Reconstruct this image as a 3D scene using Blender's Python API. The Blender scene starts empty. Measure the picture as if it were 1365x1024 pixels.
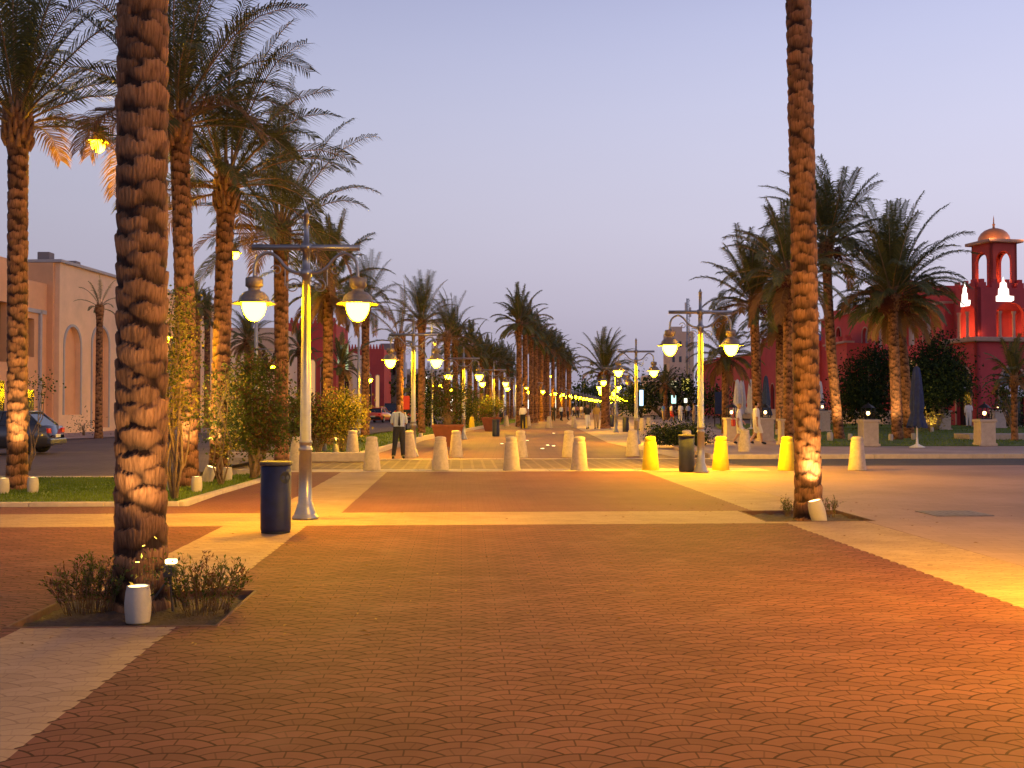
import bpy, bmesh, math, random
import numpy as np
from mathutils import Vector, Matrix
R = math.radians
sc = bpy.context.scene
col = sc.collection
rnd = random.Random(7)

# ---------------------------------------------------------------- camera
F, HC, PITCH = 1400.0, 1.6, math.atan(29/1400.0)
cd = bpy.data.cameras.new("camera"); cam = bpy.data.objects.new("camera", cd); col.objects.link(cam)
cd.sensor_width = 36; cd.lens = 36*F/1365.0; cd.clip_end = 3000; cd.clip_start = .05
cam.location = (0, 0, HC); cam.rotation_euler = (R(90)+PITCH, 0, 0); sc.camera = cam

def ray(px, py):
    dx, dz = (px-682.5)/F, (512-py)/F
    c, s = math.cos(PITCH), math.sin(PITCH)
    return dx, c-dz*s, s+dz*c
def G(px, py):                       # ground point under a photograph pixel
    x, y, z = ray(px, py); t = -HC/z
    return x*t, y*t
def X(px, D): return (px-682.5)*D/F
def Z(py, D):
    x, y, z = ray(682.5, py); return HC+z/y*D

# ---------------------------------------------------------------- mesh builder
class MB:
    def __init__(s): s.v = []; s.f = []; s.m = []; s.sm = []
    def add(s, vs, fs, m=0, smooth=False):
        b = len(s.v); s.v += [tuple(p) for p in vs]
        for f in fs: s.f.append(tuple(i+b for i in f)); s.m.append(m); s.sm.append(smooth)
        return s
    def box(s, c, d, m=0, rz=0, taper=1.0):
        x, y, z = d[0]/2, d[1]/2, d[2]/2; vs = []
        for k, (sx, sy, sz) in enumerate([(-1,-1,-1),(1,-1,-1),(1,1,-1),(-1,1,-1),(-1,-1,1),(1,-1,1),(1,1,1),(-1,1,1)]):
            t = taper if sz > 0 else 1
            px, py = sx*x*t, sy*y*t
            vs.append((c[0]+px*math.cos(rz)-py*math.sin(rz), c[1]+px*math.sin(rz)+py*math.cos(rz), c[2]+sz*z))
        return s.add(vs, [(0,3,2,1),(4,5,6,7),(0,1,5,4),(1,2,6,5),(2,3,7,6),(3,0,4,7)], m)
    def bbox(s, c, d, b=.01, m=0, rz=0):            # box with bevelled edges
        bm = bmesh.new(); bmesh.ops.create_cube(bm, size=1)
        bmesh.ops.scale(bm, vec=d, verts=bm.verts)
        bmesh.ops.bevel(bm, geom=bm.edges[:], offset=b, segments=2, profile=.5, affect='EDGES')
        mt = Matrix.Translation(c) @ Matrix.Rotation(rz, 4, 'Z')
        bm.verts.index_update()
        vs = [mt @ v.co for v in bm.verts]; fs = [tuple(v.index for v in f.verts) for f in bm.faces]
        bm.free(); return s.add(vs, fs, m)
    def tube(s, pts, rad, n=10, m=0, cap=True, smooth=True):
        pts = [Vector(p) for p in pts]
        if not hasattr(rad, '__len__'): rad = [rad]*len(pts)
        vs = []; fs = []; prev = None
        for i, p in enumerate(pts):
            a = pts[max(i-1, 0)]; b = pts[min(i+1, len(pts)-1)]
            t = (b-a).normalized() if (b-a).length > 1e-9 else Vector((0, 0, 1))
            if prev is None:
                u = t.orthogonal().normalized()
            else:
                u = (prev - t*prev.dot(t))
                u = u.normalized() if u.length > 1e-6 else t.orthogonal().normalized()
            prev = u; w = t.cross(u)
            for k in range(n):
                a_ = 2*math.pi*k/n
                vs.append(p+(u*math.cos(a_)+w*math.sin(a_))*rad[i])
        for i in range(len(pts)-1):
            for k in range(n):
                k2 = (k+1) % n
                fs.append((i*n+k, i*n+k2, (i+1)*n+k2, (i+1)*n+k))
        s.add(vs, fs, m, smooth)
        if cap:
            b = len(s.v)-len(vs)
            s.f.append(tuple(b+k for k in range(n))[::-1]); s.m.append(m); s.sm.append(False)
            s.f.append(tuple(b+(len(pts)-1)*n+k for k in range(n))); s.m.append(m); s.sm.append(False)
        return s
    def lathe(s, prof, c=(0,0,0), n=24, m=0, smooth=True, ribs=None):
        vs = []; fs = []
        for i, (r, z) in enumerate(prof):
            for k in range(n):
                a = 2*math.pi*k/n; rr = max(r, 1e-4)
                if ribs and ribs[0] <= i <= ribs[1] and k % 2: rr *= .88
                vs.append((c[0]+rr*math.cos(a), c[1]+rr*math.sin(a), c[2]+z))
        for i in range(len(prof)-1):
            for k in range(n):
                k2 = (k+1) % n; fs.append((i*n+k, i*n+k2, (i+1)*n+k2, (i+1)*n+k))
        return s.add(vs, fs, m, smooth)
    def prism(s, poly, z0, z1, m=0):
        n = len(poly); vs = [(x, y, z0) for x, y in poly]+[(x, y, z1) for x, y in poly]
        return s.add(vs, [tuple(range(n))[::-1], tuple(range(n, 2*n))]+[(i, (i+1) % n, (i+1) % n+n, i+n) for i in range(n)], m)
    def plate(s, poly, o, ux, uz, th, m=0):   # polygon in plane (ux,uz) thickness along -normal
        o, ux, uz = Vector(o), Vector(ux), Vector(uz); nn = ux.cross(uz).normalized(); n = len(poly)
        vs = [o+ux*a+uz*b for a, b in poly]+[o+ux*a+uz*b-nn*th for a, b in poly]
        return s.add(vs, [tuple(range(n)), tuple(range(n, 2*n))[::-1]]+[((i+1) % n, i, i+n, (i+1) % n+n) for i in range(n)], m)
    def mesh(s, name, mats):
        me = bpy.data.meshes.new(name); me.from_pydata([tuple(v) for v in s.v], [], s.f)
        for mt in (mats if isinstance(mats, (list, tuple)) else [mats]): me.materials.append(mt)
        me.polygons.foreach_set('material_index', s.m); me.polygons.foreach_set('use_smooth', s.sm)
        me.update(); return me
    def build(s, name, mats, parent=None, loc=None):
        o = bpy.data.objects.new(name, s.mesh(name, mats)); col.objects.link(o)
        if parent: o.parent = parent
        if loc: o.location = loc
        return o

def tag(o, label=None, cat=None, group=None, kind=None):
    if label: o['label'] = label
    if cat: o['category'] = cat
    if group: o['group'] = group
    if kind: o['kind'] = kind
    return o
def thing(name, label, cat, loc=(0,0,0), rz=0, group=None):
    o = bpy.data.objects.new(name, None); col.objects.link(o); o.empty_display_size = .2
    o.location = loc; o.rotation_euler = (0, 0, rz)
    return tag(o, label, cat, group)
def put(name, me, parent=None, loc=None):
    o = bpy.data.objects.new(name, me); col.objects.link(o)
    if parent: o.parent = parent
    if loc: o.location = loc
    return o
def dup(src, loc=None, rz=None, label=None, sc_=None):
    def cp(o, par):
        c = o.copy(); col.objects.link(c)
        if par: c.parent = par
        for ch in list(o.children): cp(ch, c)
        return c
    c = cp(src, None)
    if loc is not None: c.location = loc
    if rz is not None: c.rotation_euler = (0, 0, rz)
    if label: c['label'] = label
    if sc_: c.scale = (sc_,)*3
    return c

# ---------------------------------------------------------------- materials
def mat(name, base=(.5,.5,.5), rough=.7, metal=0, noise=None, bump=None, emit=None, es=0, spec=None, coat=0):
    m = bpy.data.materials.new(name); m.use_nodes = True; nt = m.node_tree; b = nt.nodes['Principled BSDF']
    b.inputs['Base Color'].default_value = (*base, 1); b.inputs['Roughness'].default_value = rough
    b.inputs['Metallic'].default_value = metal
    if coat: b.inputs['Coat Weight'].default_value = coat
    if spec is not None: b.inputs['Specular IOR Level'].default_value = spec
    if emit: b.inputs['Emission Color'].default_value = (*emit, 1); b.inputs['Emission Strength'].default_value = es
    if noise:
        sc_, amt = noise
        tc = nt.nodes.new('ShaderNodeTexCoord'); n1 = nt.nodes.new('ShaderNodeTexNoise'); n1.inputs['Scale'].default_value = sc_
        n1.inputs['Detail'].default_value = 6; n1.inputs['Roughness'].default_value = .65
        nt.links.new(tc.outputs['Object'], n1.inputs['Vector'])
        r = nt.nodes.new('ShaderNodeValToRGB'); r.color_ramp.elements[0].position = .3; r.color_ramp.elements[1].position = .7
        r.color_ramp.elements[0].color = (*[c*(1-amt) for c in base], 1)
        r.color_ramp.elements[1].color = (*[min(1, c*(1+amt)) for c in base], 1)
        nt.links.new(n1.outputs['Fac'], r.inputs['Fac']); nt.links.new(r.outputs['Color'], b.inputs['Base Color'])
    if bump:
        sc_, st = bump
        tc = nt.nodes.new('ShaderNodeTexCoord'); n2 = nt.nodes.new('ShaderNodeTexNoise'); n2.inputs['Scale'].default_value = sc_
        n2.inputs['Detail'].default_value = 5
        nt.links.new(tc.outputs['Object'], n2.inputs['Vector'])
        bp = nt.nodes.new('ShaderNodeBump'); bp.inputs['Strength'].default_value = st; bp.inputs['Distance'].default_value = .02
        nt.links.new(n2.outputs['Fac'], bp.inputs['Height']); nt.links.new(bp.outputs['Normal'], b.inputs['Normal'])
    return m
def attr_mat(name, c0, c1, attr='tint', rough=.8, streak=None, transl=0):
    m = bpy.data.materials.new(name); m.use_nodes = True; nt = m.node_tree; b = nt.nodes['Principled BSDF']
    b.inputs['Roughness'].default_value = rough; b.inputs['Specular IOR Level'].default_value = .25
    a = nt.nodes.new('ShaderNodeAttribute'); a.attribute_name = attr
    mx = nt.nodes.new('ShaderNodeMix'); mx.data_type = 'RGBA'
    mx.inputs[6].default_value = (*c0, 1); mx.inputs[7].default_value = (*c1, 1)
    nt.links.new(a.outputs['Fac'], mx.inputs[0]); out = mx.outputs[2]
    if streak:
        tc = nt.nodes.new('ShaderNodeTexCoord'); mp = nt.nodes.new('ShaderNodeMapping')
        mp.inputs['Scale'].default_value = streak
        nt.links.new(tc.outputs['Object'], mp.inputs['Vector'])
        n = nt.nodes.new('ShaderNodeTexNoise'); n.inputs['Scale'].default_value = 1; n.inputs['Detail'].default_value = 4
        nt.links.new(mp.outputs['Vector'], n.inputs['Vector'])
        r = nt.nodes.new('ShaderNodeValToRGB'); r.color_ramp.elements[0].position = .32; r.color_ramp.elements[1].position = .6
        r.color_ramp.elements[0].color = (.5, .47, .43, 1); r.color_ramp.elements[1].color = (1, 1, 1, 1)
        nt.links.new(n.outputs['Fac'], r.inputs['Fac'])
        m2 = nt.nodes.new('ShaderNodeMix'); m2.data_type = 'RGBA'; m2.blend_type = 'MULTIPLY'; m2.inputs[0].default_value = 1
        nt.links.new(out, m2.inputs[6]); nt.links.new(r.outputs['Color'], m2.inputs[7]); out = m2.outputs[2]
        bp = nt.nodes.new('ShaderNodeBump'); bp.inputs['Strength'].default_value = .7; bp.inputs['Distance'].default_value = .02
        nt.links.new(n.outputs['Fac'], bp.inputs['Height']); nt.links.new(bp.outputs['Normal'], b.inputs['Normal'])
    nt.links.new(out, b.inputs['Base Color'])
    if transl:
        tr = nt.nodes.new('ShaderNodeBsdfTranslucent'); nt.links.new(out, tr.inputs['Color'])
        ms = nt.nodes.new('ShaderNodeMixShader'); ms.inputs[0].default_value = transl
        nt.links.new(b.outputs[0], ms.inputs[1]); nt.links.new(tr.outputs[0], ms.inputs[2])
        nt.links.new(ms.outputs[0], nt.nodes['Material Output'].inputs['Surface'])
    return m
def glow(name, c, s):
    m = bpy.data.materials.new(name); m.use_nodes = True; nt = m.node_tree; nt.nodes.remove(nt.nodes['Principled BSDF'])
    e = nt.nodes.new('ShaderNodeEmission'); e.inputs[0].default_value = (*c, 1); e.inputs[1].default_value = s
    nt.links.new(e.outputs[0], nt.nodes['Material Output'].inputs['Surface']); return m

SOD = (1, .505, .00105); SOD_FAR = (1, .52, .0013)
M = dict(
 lamp_metal=mat('lamp_metal', (.27,.26,.27), .30, .75, noise=(9,.12), bump=(60,.08)),
 lamp_shade=mat('lamp_shade', (.24,.19,.16), .45, .3, noise=(12,.2)),
 globe=glow('globe_glow', SOD, 850), globe_hot=glow('hot_globe_glow', (1,.505,.0006), 1500), globe_off=mat('globe_off', (.5,.42,.33), .3),
 globe_far=glow('far_globe_glow', SOD_FAR, 420),
 road_globe=glow('road_globe_glow', (1,.56,.0013), 700),
 bin_blue=mat('bin_blue', (.006,.009,.046), .6, .1, noise=(7,.35), bump=(90,.1)),
 bin_lid=mat('bin_lid', (.06,.052,.05), .75, .0, noise=(14,.25)),
 black=mat('black', (.008,.008,.009), .6),
 yellow_concrete=mat('yellow_painted_concrete', (.72,.50,.015), .7, noise=(9,.12), bump=(70,.25)),
 concrete=mat('bollard_concrete', (.50,.41,.32), .85, noise=(11,.2), bump=(70,.3)),
 ceramic=mat('uplight_ceramic', (.46,.39,.32), .6, noise=(9,.1), bump=(50,.1)),
 uplens=glow('uplight_lens', (1,.74,.3), 7),
 grass=attr_mat('grass_blade', (.075,.13,.014), (.17,.23,.03), transl=.3),
 lawn=mat('lawn_soil', (.08,.125,.018), .95, noise=(3,.5), bump=(60,.8)),
 soil=mat('soil', (.07,.042,.028), .95, noise=(9,.4), bump=(40,.8)),
 kerb=mat('kerb_stone', (.46,.37,.31), .8, noise=(6,.14), bump=(30,.2)),
 terracotta=mat('terracotta', (.22,.062,.03), .7, noise=(5,.2)),
 pitframe=mat('pit_edging', (.13,.06,.04), .85, noise=(8,.3)),
 bark=mat('bark', (.20,.13,.08), .9, noise=(12,.35), bump=(40,.6)),
 leaf_green=attr_mat('bush_leaf', (.035,.055,.012), (.11,.13,.025), transl=.3),
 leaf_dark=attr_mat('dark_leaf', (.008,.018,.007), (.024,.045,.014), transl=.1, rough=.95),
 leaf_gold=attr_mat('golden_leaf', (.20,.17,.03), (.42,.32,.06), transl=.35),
 leaf_red=attr_mat('reddish_leaf', (.10,.035,.02), (.16,.09,.03), transl=.3),
 twig=mat('twig', (.13,.075,.045), .9),
 palm_leaf=attr_mat('palm_leaflet', (.060,.075,.026), (.17,.16,.055), rough=.55, transl=.22),
 palm_dead=attr_mat('dry_palm_leaflet', (.17,.085,.035), (.30,.16,.06), transl=.25),
 rachis=mat('palm_rachis', (.26,.15,.06), .7, noise=(5,.25)),
 trunk=attr_mat('palm_trunk', (.040,.017,.009), (.40,.185,.085), attr='boot', streak=(55,55,7)),  # recesses between boots coloured dark: brown fibre plus painted-in shade
 stub=mat('palm_stub', (.30,.15,.07), .85, noise=(14,.4), bump=(40,.5)),
 dates=mat('dates', (.10,.02,.012), .5),
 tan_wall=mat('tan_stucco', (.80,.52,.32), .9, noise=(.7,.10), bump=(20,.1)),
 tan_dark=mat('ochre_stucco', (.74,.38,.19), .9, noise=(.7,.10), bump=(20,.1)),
 trim=mat('pale_trim', (.42,.38,.38), .8, noise=(4,.08)),
 red_wall=mat('red_stucco', (.50,.055,.060), .9, noise=(.5,.16), bump=(14,.1)),
 red_wall2=mat('bright_red_stucco', (.50,.065,.052), .9, noise=(.5,.12)),
 red_trim=mat('rose_trim', (.46,.27,.20), .8, noise=(3,.1)),
 beige_wall=mat('beige_wall', (.64,.46,.34), .9, noise=(.4,.1)),
 grey_wall=mat('grey_wall', (.25,.20,.19), .9, noise=(.4,.1)),
 white_wall=mat('white_wall', (.62,.58,.56), .85, noise=(.5,.08)),
 glass=mat('dark_glass', (.02,.02,.025), .12, spec=.8),
 glass_sky=mat('pale_glass', (.38,.36,.42), .15, spec=.9),
 green_light=glow('green_window', (.35,.8,.22), .6),
 warm_light=glow('warm_window', (1,.5,.2), .7),
 white_light=glow('white_window', (1,.93,.8), 2.6),
 gold_dome=mat('dome_copper', (.75,.27,.10), .4, .4, noise=(3,.15)),
 awning=mat('awning', (.55,.54,.58), .8, noise=(3,.1)),
 navy_cloth=mat('navy_cloth', (.022,.035,.11), .85, noise=(6,.3)),
 white_cloth=mat('white_cloth', (.62,.58,.60), .85, noise=(6,.1)),
 white_paint=mat('white_paint', (.7,.68,.66), .5),
 iron=mat('black_iron', (.018,.015,.014), .5, .4),
 skin=mat('skin', (.32,.16,.10), .6), skin_fair=mat('fair_skin', (.48,.27,.19), .6),
 hair=mat('dark_hair', (.010,.007,.006), .95, spec=.05), hair_blond=mat('blond_hair', (.55,.38,.14), .6),
 shirt_blue=mat('pale_blue_shirt', (.42,.48,.62), .85, noise=(14,.08)),
 shirt_white=mat('white_shirt', (.72,.68,.68), .85, noise=(14,.06)),
 shirt_black=mat('black_shirt', (.015,.013,.013), .85), trouser=mat('navy_trousers', (.014,.014,.026), .85, noise=(12,.2)),
 trouser_white=mat('white_trousers', (.68,.64,.6), .85), cloth_tan=mat('tan_cloth', (.40,.27,.15), .85),
 cloth_red=mat('red_cloth', (.42,.03,.03), .8), cloth_blue=mat('blue_cloth', (.12,.3,.62), .8),
 cloth_mustard=mat('mustard_cloth', (.50,.30,.06), .8), cloth_mauve=mat('mauve_cloth', (.26,.12,.2), .8),
 shoe=mat('black_shoe', (.012,.01,.01), .35),
 car_dark=mat('dark_car_paint', (.06,.058,.065), .28, .5, coat=1), car_orange=mat('orange_car_paint', (.62,.10,.02), .3, .0, coat=1),
 car_black=mat('black_car_paint', (.02,.022,.028), .25, .3, coat=1), car_red=mat('red_car_paint', (.30,.02,.015), .3, 0, coat=1),
 tyre=mat('tyre', (.018,.018,.018), .85), rim=mat('alloy', (.45,.45,.46), .35, .9),
 tail=mat('tail_light', (.5,.01,.01), .3, emit=(1,.03,.01), es=.12), head=mat('head_light', (.8,.78,.7), .2, emit=(1,.85,.6), es=2.5),
 plate=mat('plate', (.6,.6,.55), .5), yellow=mat('yellow_sign', (.6,.4,.05), .5),
)

# ---------------------------------------------------------------- node maths helper for the pavements
class E:
    def __init__(s, nt, out): s.nt, s.o = nt, out
    @staticmethod
    def op(nt, o, *a, clamp=False):
        n = nt.nodes.new('ShaderNodeMath'); n.operation = o; n.use_clamp = clamp
        for i, x in enumerate(a):
            if isinstance(x, E): nt.links.new(x.o, n.inputs[i])
            else: n.inputs[i].default_value = x
        return E(nt, n.outputs[0])
    def __add__(s, b): return E.op(s.nt, 'ADD', s, b)
    def __radd__(s, b): return E.op(s.nt, 'ADD', s, b)
    def __sub__(s, b): return E.op(s.nt, 'SUBTRACT', s, b)
    def __rsub__(s, b): return E.op(s.nt, 'SUBTRACT', b, s)
    def __mul__(s, b): return E.op(s.nt, 'MULTIPLY', s, b)
    def __rmul__(s, b): return E.op(s.nt, 'MULTIPLY', s, b)
    def lt(s, b): return E.op(s.nt, 'LESS_THAN', s, b)
    def gt(s, b): return E.op(s.nt, 'GREATER_THAN', s, b)
    def abs(s): return E.op(s.nt, 'ABSOLUTE', s)
    def round(s): return E.op(s.nt, 'ROUND', s)
    def ceil(s): return E.op(s.nt, 'CEIL', s)
    def frac(s): return E.op(s.nt, 'FRACT', s)
    def sqrt(s): return E.op(s.nt, 'SQRT', s)
    def mx(s, b): return E.op(s.nt, 'MAXIMUM', s, b)
    def mn(s, b): return E.op(s.nt, 'MINIMUM', s, b)
def sel(c, a, b):  # c ? a : b
    return a*c + b*(1-c) if isinstance(a, E) else c*a + b*(1-c)
def mixc(nt, f, a, b):
    n = nt.nodes.new('ShaderNodeMix'); n.data_type = 'RGBA'
    for k, x in ((6, a), (7, b)):
        if isinstance(x, tuple): n.inputs[k].default_value = (*x, 1)
        else: nt.links.new(x, n.inputs[k])
    if isinstance(f, E): nt.links.new(f.o, n.inputs[0])
    else: n.inputs[0].default_value = f
    return n.outputs[2]
def rng(c, lo, hi): return c.gt(lo)*c.lt(hi)

def pavement_mat():
    """fish-scale clay pavers; object coordinates: x across, y along the plaza"""
    m = bpy.data.materials.new('fan_pavers'); m.use_nodes = True; nt = m.node_tree; b = nt.nodes['Principled BSDF']
    tc = nt.nodes.new('ShaderNodeTexCoord'); sp = nt.nodes.new('ShaderNodeSeparateXYZ'); nt.links.new(tc.outputs['Object'], sp.inputs[0])
    wob = nt.nodes.new('ShaderNodeTexNoise'); wob.inputs['Scale'].default_value = 2.2; nt.links.new(tc.outputs['Object'], wob.inputs['Vector'])
    wb = (E(nt, wob.outputs['Fac'])-.5)*.035
    u = E(nt, sp.outputs[0])+wb; v = E(nt, sp.outputs[1])-wb
    W, H, RR = .27, .2, .25
    def column(off, voff):
        cu = ((u-off)*(1/(2*W))).round()*(2*W)+off
        du = (u-cu)
        a = E.op(nt, 'MAXIMUM', RR*RR-du*du, 0.0).sqrt()
        cv = ((v-a-voff)*(1/H)).ceil()*H+voff
        bad = du.abs().gt(RR)
        return cu, cv+bad*50, du
    c1 = column(0, 0); c2 = column(W, H/2)
    pick = c1[1].lt(c2[1])
    cu = sel(pick, c1[0], c2[0]); cv = sel(pick, c1[1], c2[1])
    du = u-cu; dv = v-cv; r = (du*du+dv*dv).sqrt()
    jw = .0075
    outer = (r-(RR-jw*.8)).abs().lt(jw)
    inner = (r-(RR-.1)).abs().lt(jw*.8)
    ring = r.gt(RR-.1)
    j1 = du.abs().lt(jw*.6)*ring
    j2 = (du.abs()-.085+(RR-r)*.3).abs().lt(jw*.55)*(1-ring)
    joint = outer.mx(inner*.8).mx(j1*.8).mx(j2*.4)
    # regions of colour, decided paver by paver so that edges follow the pavers
    uu = cu*.09+u*.91; vv = cv*.12+v*.88
    near = vv.lt(14.6)
    band = near*rng(uu, -3.17, -2.07) + (1-near)*rng(uu, -2.9, -1.8)
    band = band.mx(rng(uu, 4.43, 5.6)).mx(rng(vv, 14.15, 15.85)*uu.lt(5.6))
    band = band.mn(1.0)
    wn = nt.nodes.new('ShaderNodeTexWhiteNoise'); wn.noise_dimensions = '2D'
    cb = nt.nodes.new('ShaderNodeCombineXYZ')
    nt.links.new((cu*7.13).o, cb.inputs[0]); nt.links.new((cv*5.71+(ring*3.3)).o, cb.inputs[1]); nt.links.new(cb.outputs[0], wn.inputs['Vector'])
    n1 = nt.nodes.new('ShaderNodeTexNoise'); n1.inputs['Scale'].default_value = .55; n1.inputs['Detail'].default_value = 8; n1.inputs['Roughness'].default_value = .7
    nt.links.new(tc.outputs['Object'], n1.inputs['Vector'])
    n2 = nt.nodes.new('ShaderNodeTexNoise'); n2.inputs['Scale'].default_value = 34; n2.inputs['Detail'].default_value = 4
    nt.links.new(tc.outputs['Object'], n2.inputs['Vector'])
    red = mixc(nt, E(nt, wn.outputs['Value']), (.142, .054, .048), (.190, .074, .064))
    far = vv.gt(15.9)
    red = mixc(nt, far, red, (.21, .088, .085))
    pale = mixc(nt, E(nt, wn.outputs['Value']), (.36, .245, .170), (.42, .29, .205))
    c = mixc(nt, band, red, pale)
    jstr = joint*(1-band*.72)*(1-far*.35)
    c = mixc(nt, jstr, c, (.045, .014, .013))
    lc = nt.nodes.new('ShaderNodeMix'); lc.data_type = 'RGBA'; lc.blend_type = 'MULTIPLY'; lc.inputs[0].default_value = 1
    rp = nt.nodes.new('ShaderNodeValToRGB'); rp.color_ramp.elements[0].position = .3; rp.color_ramp.elements[1].position = .72
    rp.color_ramp.elements[0].color = (.74, .70, .70, 1); rp.color_ramp.elements[1].color = (1.1, 1.1, 1.08, 1)
    nt.links.new(n1.outputs['Fac'], rp.inputs['Fac'])
    vo = nt.nodes.new('ShaderNodeTexVoronoi'); vo.inputs['Scale'].default_value = 1.7; nt.links.new(tc.outputs['Object'], vo.inputs['Vector'])
    sc2 = nt.nodes.new('ShaderNodeSeparateXYZ'); nt.links.new(vo.outputs['Color'], sc2.inputs[0])
    spot = (E(nt, vo.outputs['Distance'])+(E(nt, n2.outputs['Fac'])-.5)*.05).lt(E(nt, sc2.outputs[0])*.055)*E(nt, sc2.outputs[1]).gt(.45)
    c = mixc(nt, spot*.55, c, (.09,.05,.04))
    n4 = nt.nodes.new('ShaderNodeTexNoise'); n4.inputs['Scale'].default_value = 1.6; n4.inputs['Detail'].default_value = 6; nt.links.new(tc.outputs['Object'], n4.inputs['Vector'])
    sand = E.op(nt, 'MULTIPLY', (E(nt, n4.outputs['Fac'])-.56)*5, .5, clamp=True)
    c = mixc(nt, sand*(1-band*.5), c, (.22,.11,.092))
    nt.links.new(c, lc.inputs[6]); nt.links.new(rp.outputs[0], lc.inputs[7]); nt.links.new(lc.outputs[2], b.inputs['Base Color'])
    h = (1-jstr)*1.0 + E(nt, n2.outputs['Fac'])*.35 + E(nt, wn.outputs['Value'])*.25
    bp = nt.nodes.new('ShaderNodeBump'); bp.inputs['Strength'].default_value = .55; bp.inputs['Distance'].default_value = .006
    nt.links.new(h.o, bp.inputs['Height']); nt.links.new(bp.outputs['Normal'], b.inputs['Normal'])
    b.inputs['Roughness'].default_value = .8; b.inputs['Specular IOR Level'].default_value = .12
    return m

def brick_mat(name, c1, c2, mortar, bw, bh, ms=.02, rough=.75, ns=.5, off=.5, bump=.4):
    m = bpy.data.materials.new(name); m.use_nodes = True; nt = m.node_tree; b = nt.nodes['Principled BSDF']
    tc = nt.nodes.new('ShaderNodeTexCoord'); br = nt.nodes.new('ShaderNodeTexBrick')
    br.inputs['Scale'].default_value = 1; br.inputs['Brick Width'].default_value = bw; br.inputs['Row Height'].default_value = bh
    br.inputs['Mortar Size'].default_value = ms; br.inputs['Mortar Smooth'].default_value = .2; br.offset = off
    br.inputs['Color1'].default_value = (*c1, 1); br.inputs['Color2'].default_value = (*c2, 1); br.inputs['Mortar'].default_value = (*mortar, 1)
    nt.links.new(tc.outputs['Object'], br.inputs['Vector'])
    n1 = nt.nodes.new('ShaderNodeTexNoise'); n1.inputs['Scale'].default_value = ns; n1.inputs['Detail'].default_value = 8
    nt.links.new(tc.outputs['Object'], n1.inputs['Vector'])
    rp = nt.nodes.new('ShaderNodeValToRGB'); rp.color_ramp.elements[0].position = .3; rp.color_ramp.elements[1].position = .7
    rp.color_ramp.elements[0].color = (.75, .75, .75, 1); rp.color_ramp.elements[1].color = (1.08, 1.08, 1.08, 1)
    nt.links.new(n1.outputs['Fac'], rp.inputs['Fac'])
    lc = nt.nodes.new('ShaderNodeMix'); lc.data_type = 'RGBA'; lc.blend_type = 'MULTIPLY'; lc.inputs[0].default_value = 1
    nt.links.new(br.outputs['Color'], lc.inputs[6]); nt.links.new(rp.outputs[0], lc.inputs[7]); nt.links.new(lc.outputs[2], b.inputs['Base Color'])
    bp = nt.nodes.new('ShaderNodeBump'); bp.inputs['Strength'].default_value = bump; bp.inputs['Distance'].default_value = .01; bp.invert = True
    nt.links.new(br.outputs['Fac'], bp.inputs['Height']); nt.links.new(bp.outputs['Normal'], b.inputs['Normal'])
    b.inputs['Roughness'].default_value = rough; b.inputs['Specular IOR Level'].default_value = .2
    return m
M['plaza'] = pavement_mat()
M['apron'] = brick_mat('apron_pavers', (.32,.205,.18), (.35,.225,.20), (.26,.168,.15), .4, .2, .006, ns=.35, bump=.2)
M['crossing'] = brick_mat('crossing_setts', (.15,.10,.07), (.20,.13,.095), (.25,.17,.12), .3, .42, .04, off=.0, bump=.5)
M['prom'] = brick_mat('promenade_pavers', (.21,.105,.09), (.24,.12,.10), (.15,.078,.068), .6, .3, .012, ns=.3, rough=.75)
M['road'] = brick_mat('road_blocks', (.16,.11,.10), (.20,.14,.125), (.09,.065,.06), .3, .18, .02, ns=.4)
M['asphalt'] = mat('asphalt', (.060,.050,.052), .85, noise=(2,.25), bump=(60,.4))
M['walk'] = brick_mat('side_walk', (.42,.30,.26), (.46,.33,.28), (.32,.23,.2), .5, .5, .012, ns=.4)
M['sand'] = mat('sandy_ground', (.20,.14,.11), .95, noise=(.2,.25), bump=(5,.3))

# ---------------------------------------------------------------- world
w = bpy.data.worlds.new('World'); sc.world = w; w.use_nodes = True; nt = w.node_tree
bg = nt.nodes['Background']
tc = nt.nodes.new('ShaderNodeTexCoord'); sp = nt.nodes.new('ShaderNodeSeparateXYZ'); nt.links.new(tc.outputs['Generated'], sp.inputs[0])
mr = nt.nodes.new('ShaderNodeMapRange'); mr.inputs['From Min'].default_value = -.05; mr.inputs['From Max'].default_value = .95
nt.links.new(sp.outputs[2], mr.inputs['Value'])
rp = nt.nodes.new('ShaderNodeValToRGB'); cr = rp.color_ramp; cr.interpolation = 'B_SPLINE'
stops = [(0,(.24,.20,.26)),(.07,(.375,.33,.425)),(.14,(.50,.455,.57)),(.22,(.575,.55,.675)),(.32,(.545,.555,.735)),(.42,(.44,.47,.70)),(.6,(.20,.22,.40)),(1,(.07,.085,.17))]
while len(cr.elements) < len(stops): cr.elements.new(.5)
for e, (p, c) in zip(cr.elements, stops): e.position = p; e.color = (*c, 1)
nt.links.new(mr.outputs[0], rp.inputs['Fac'])
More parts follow.
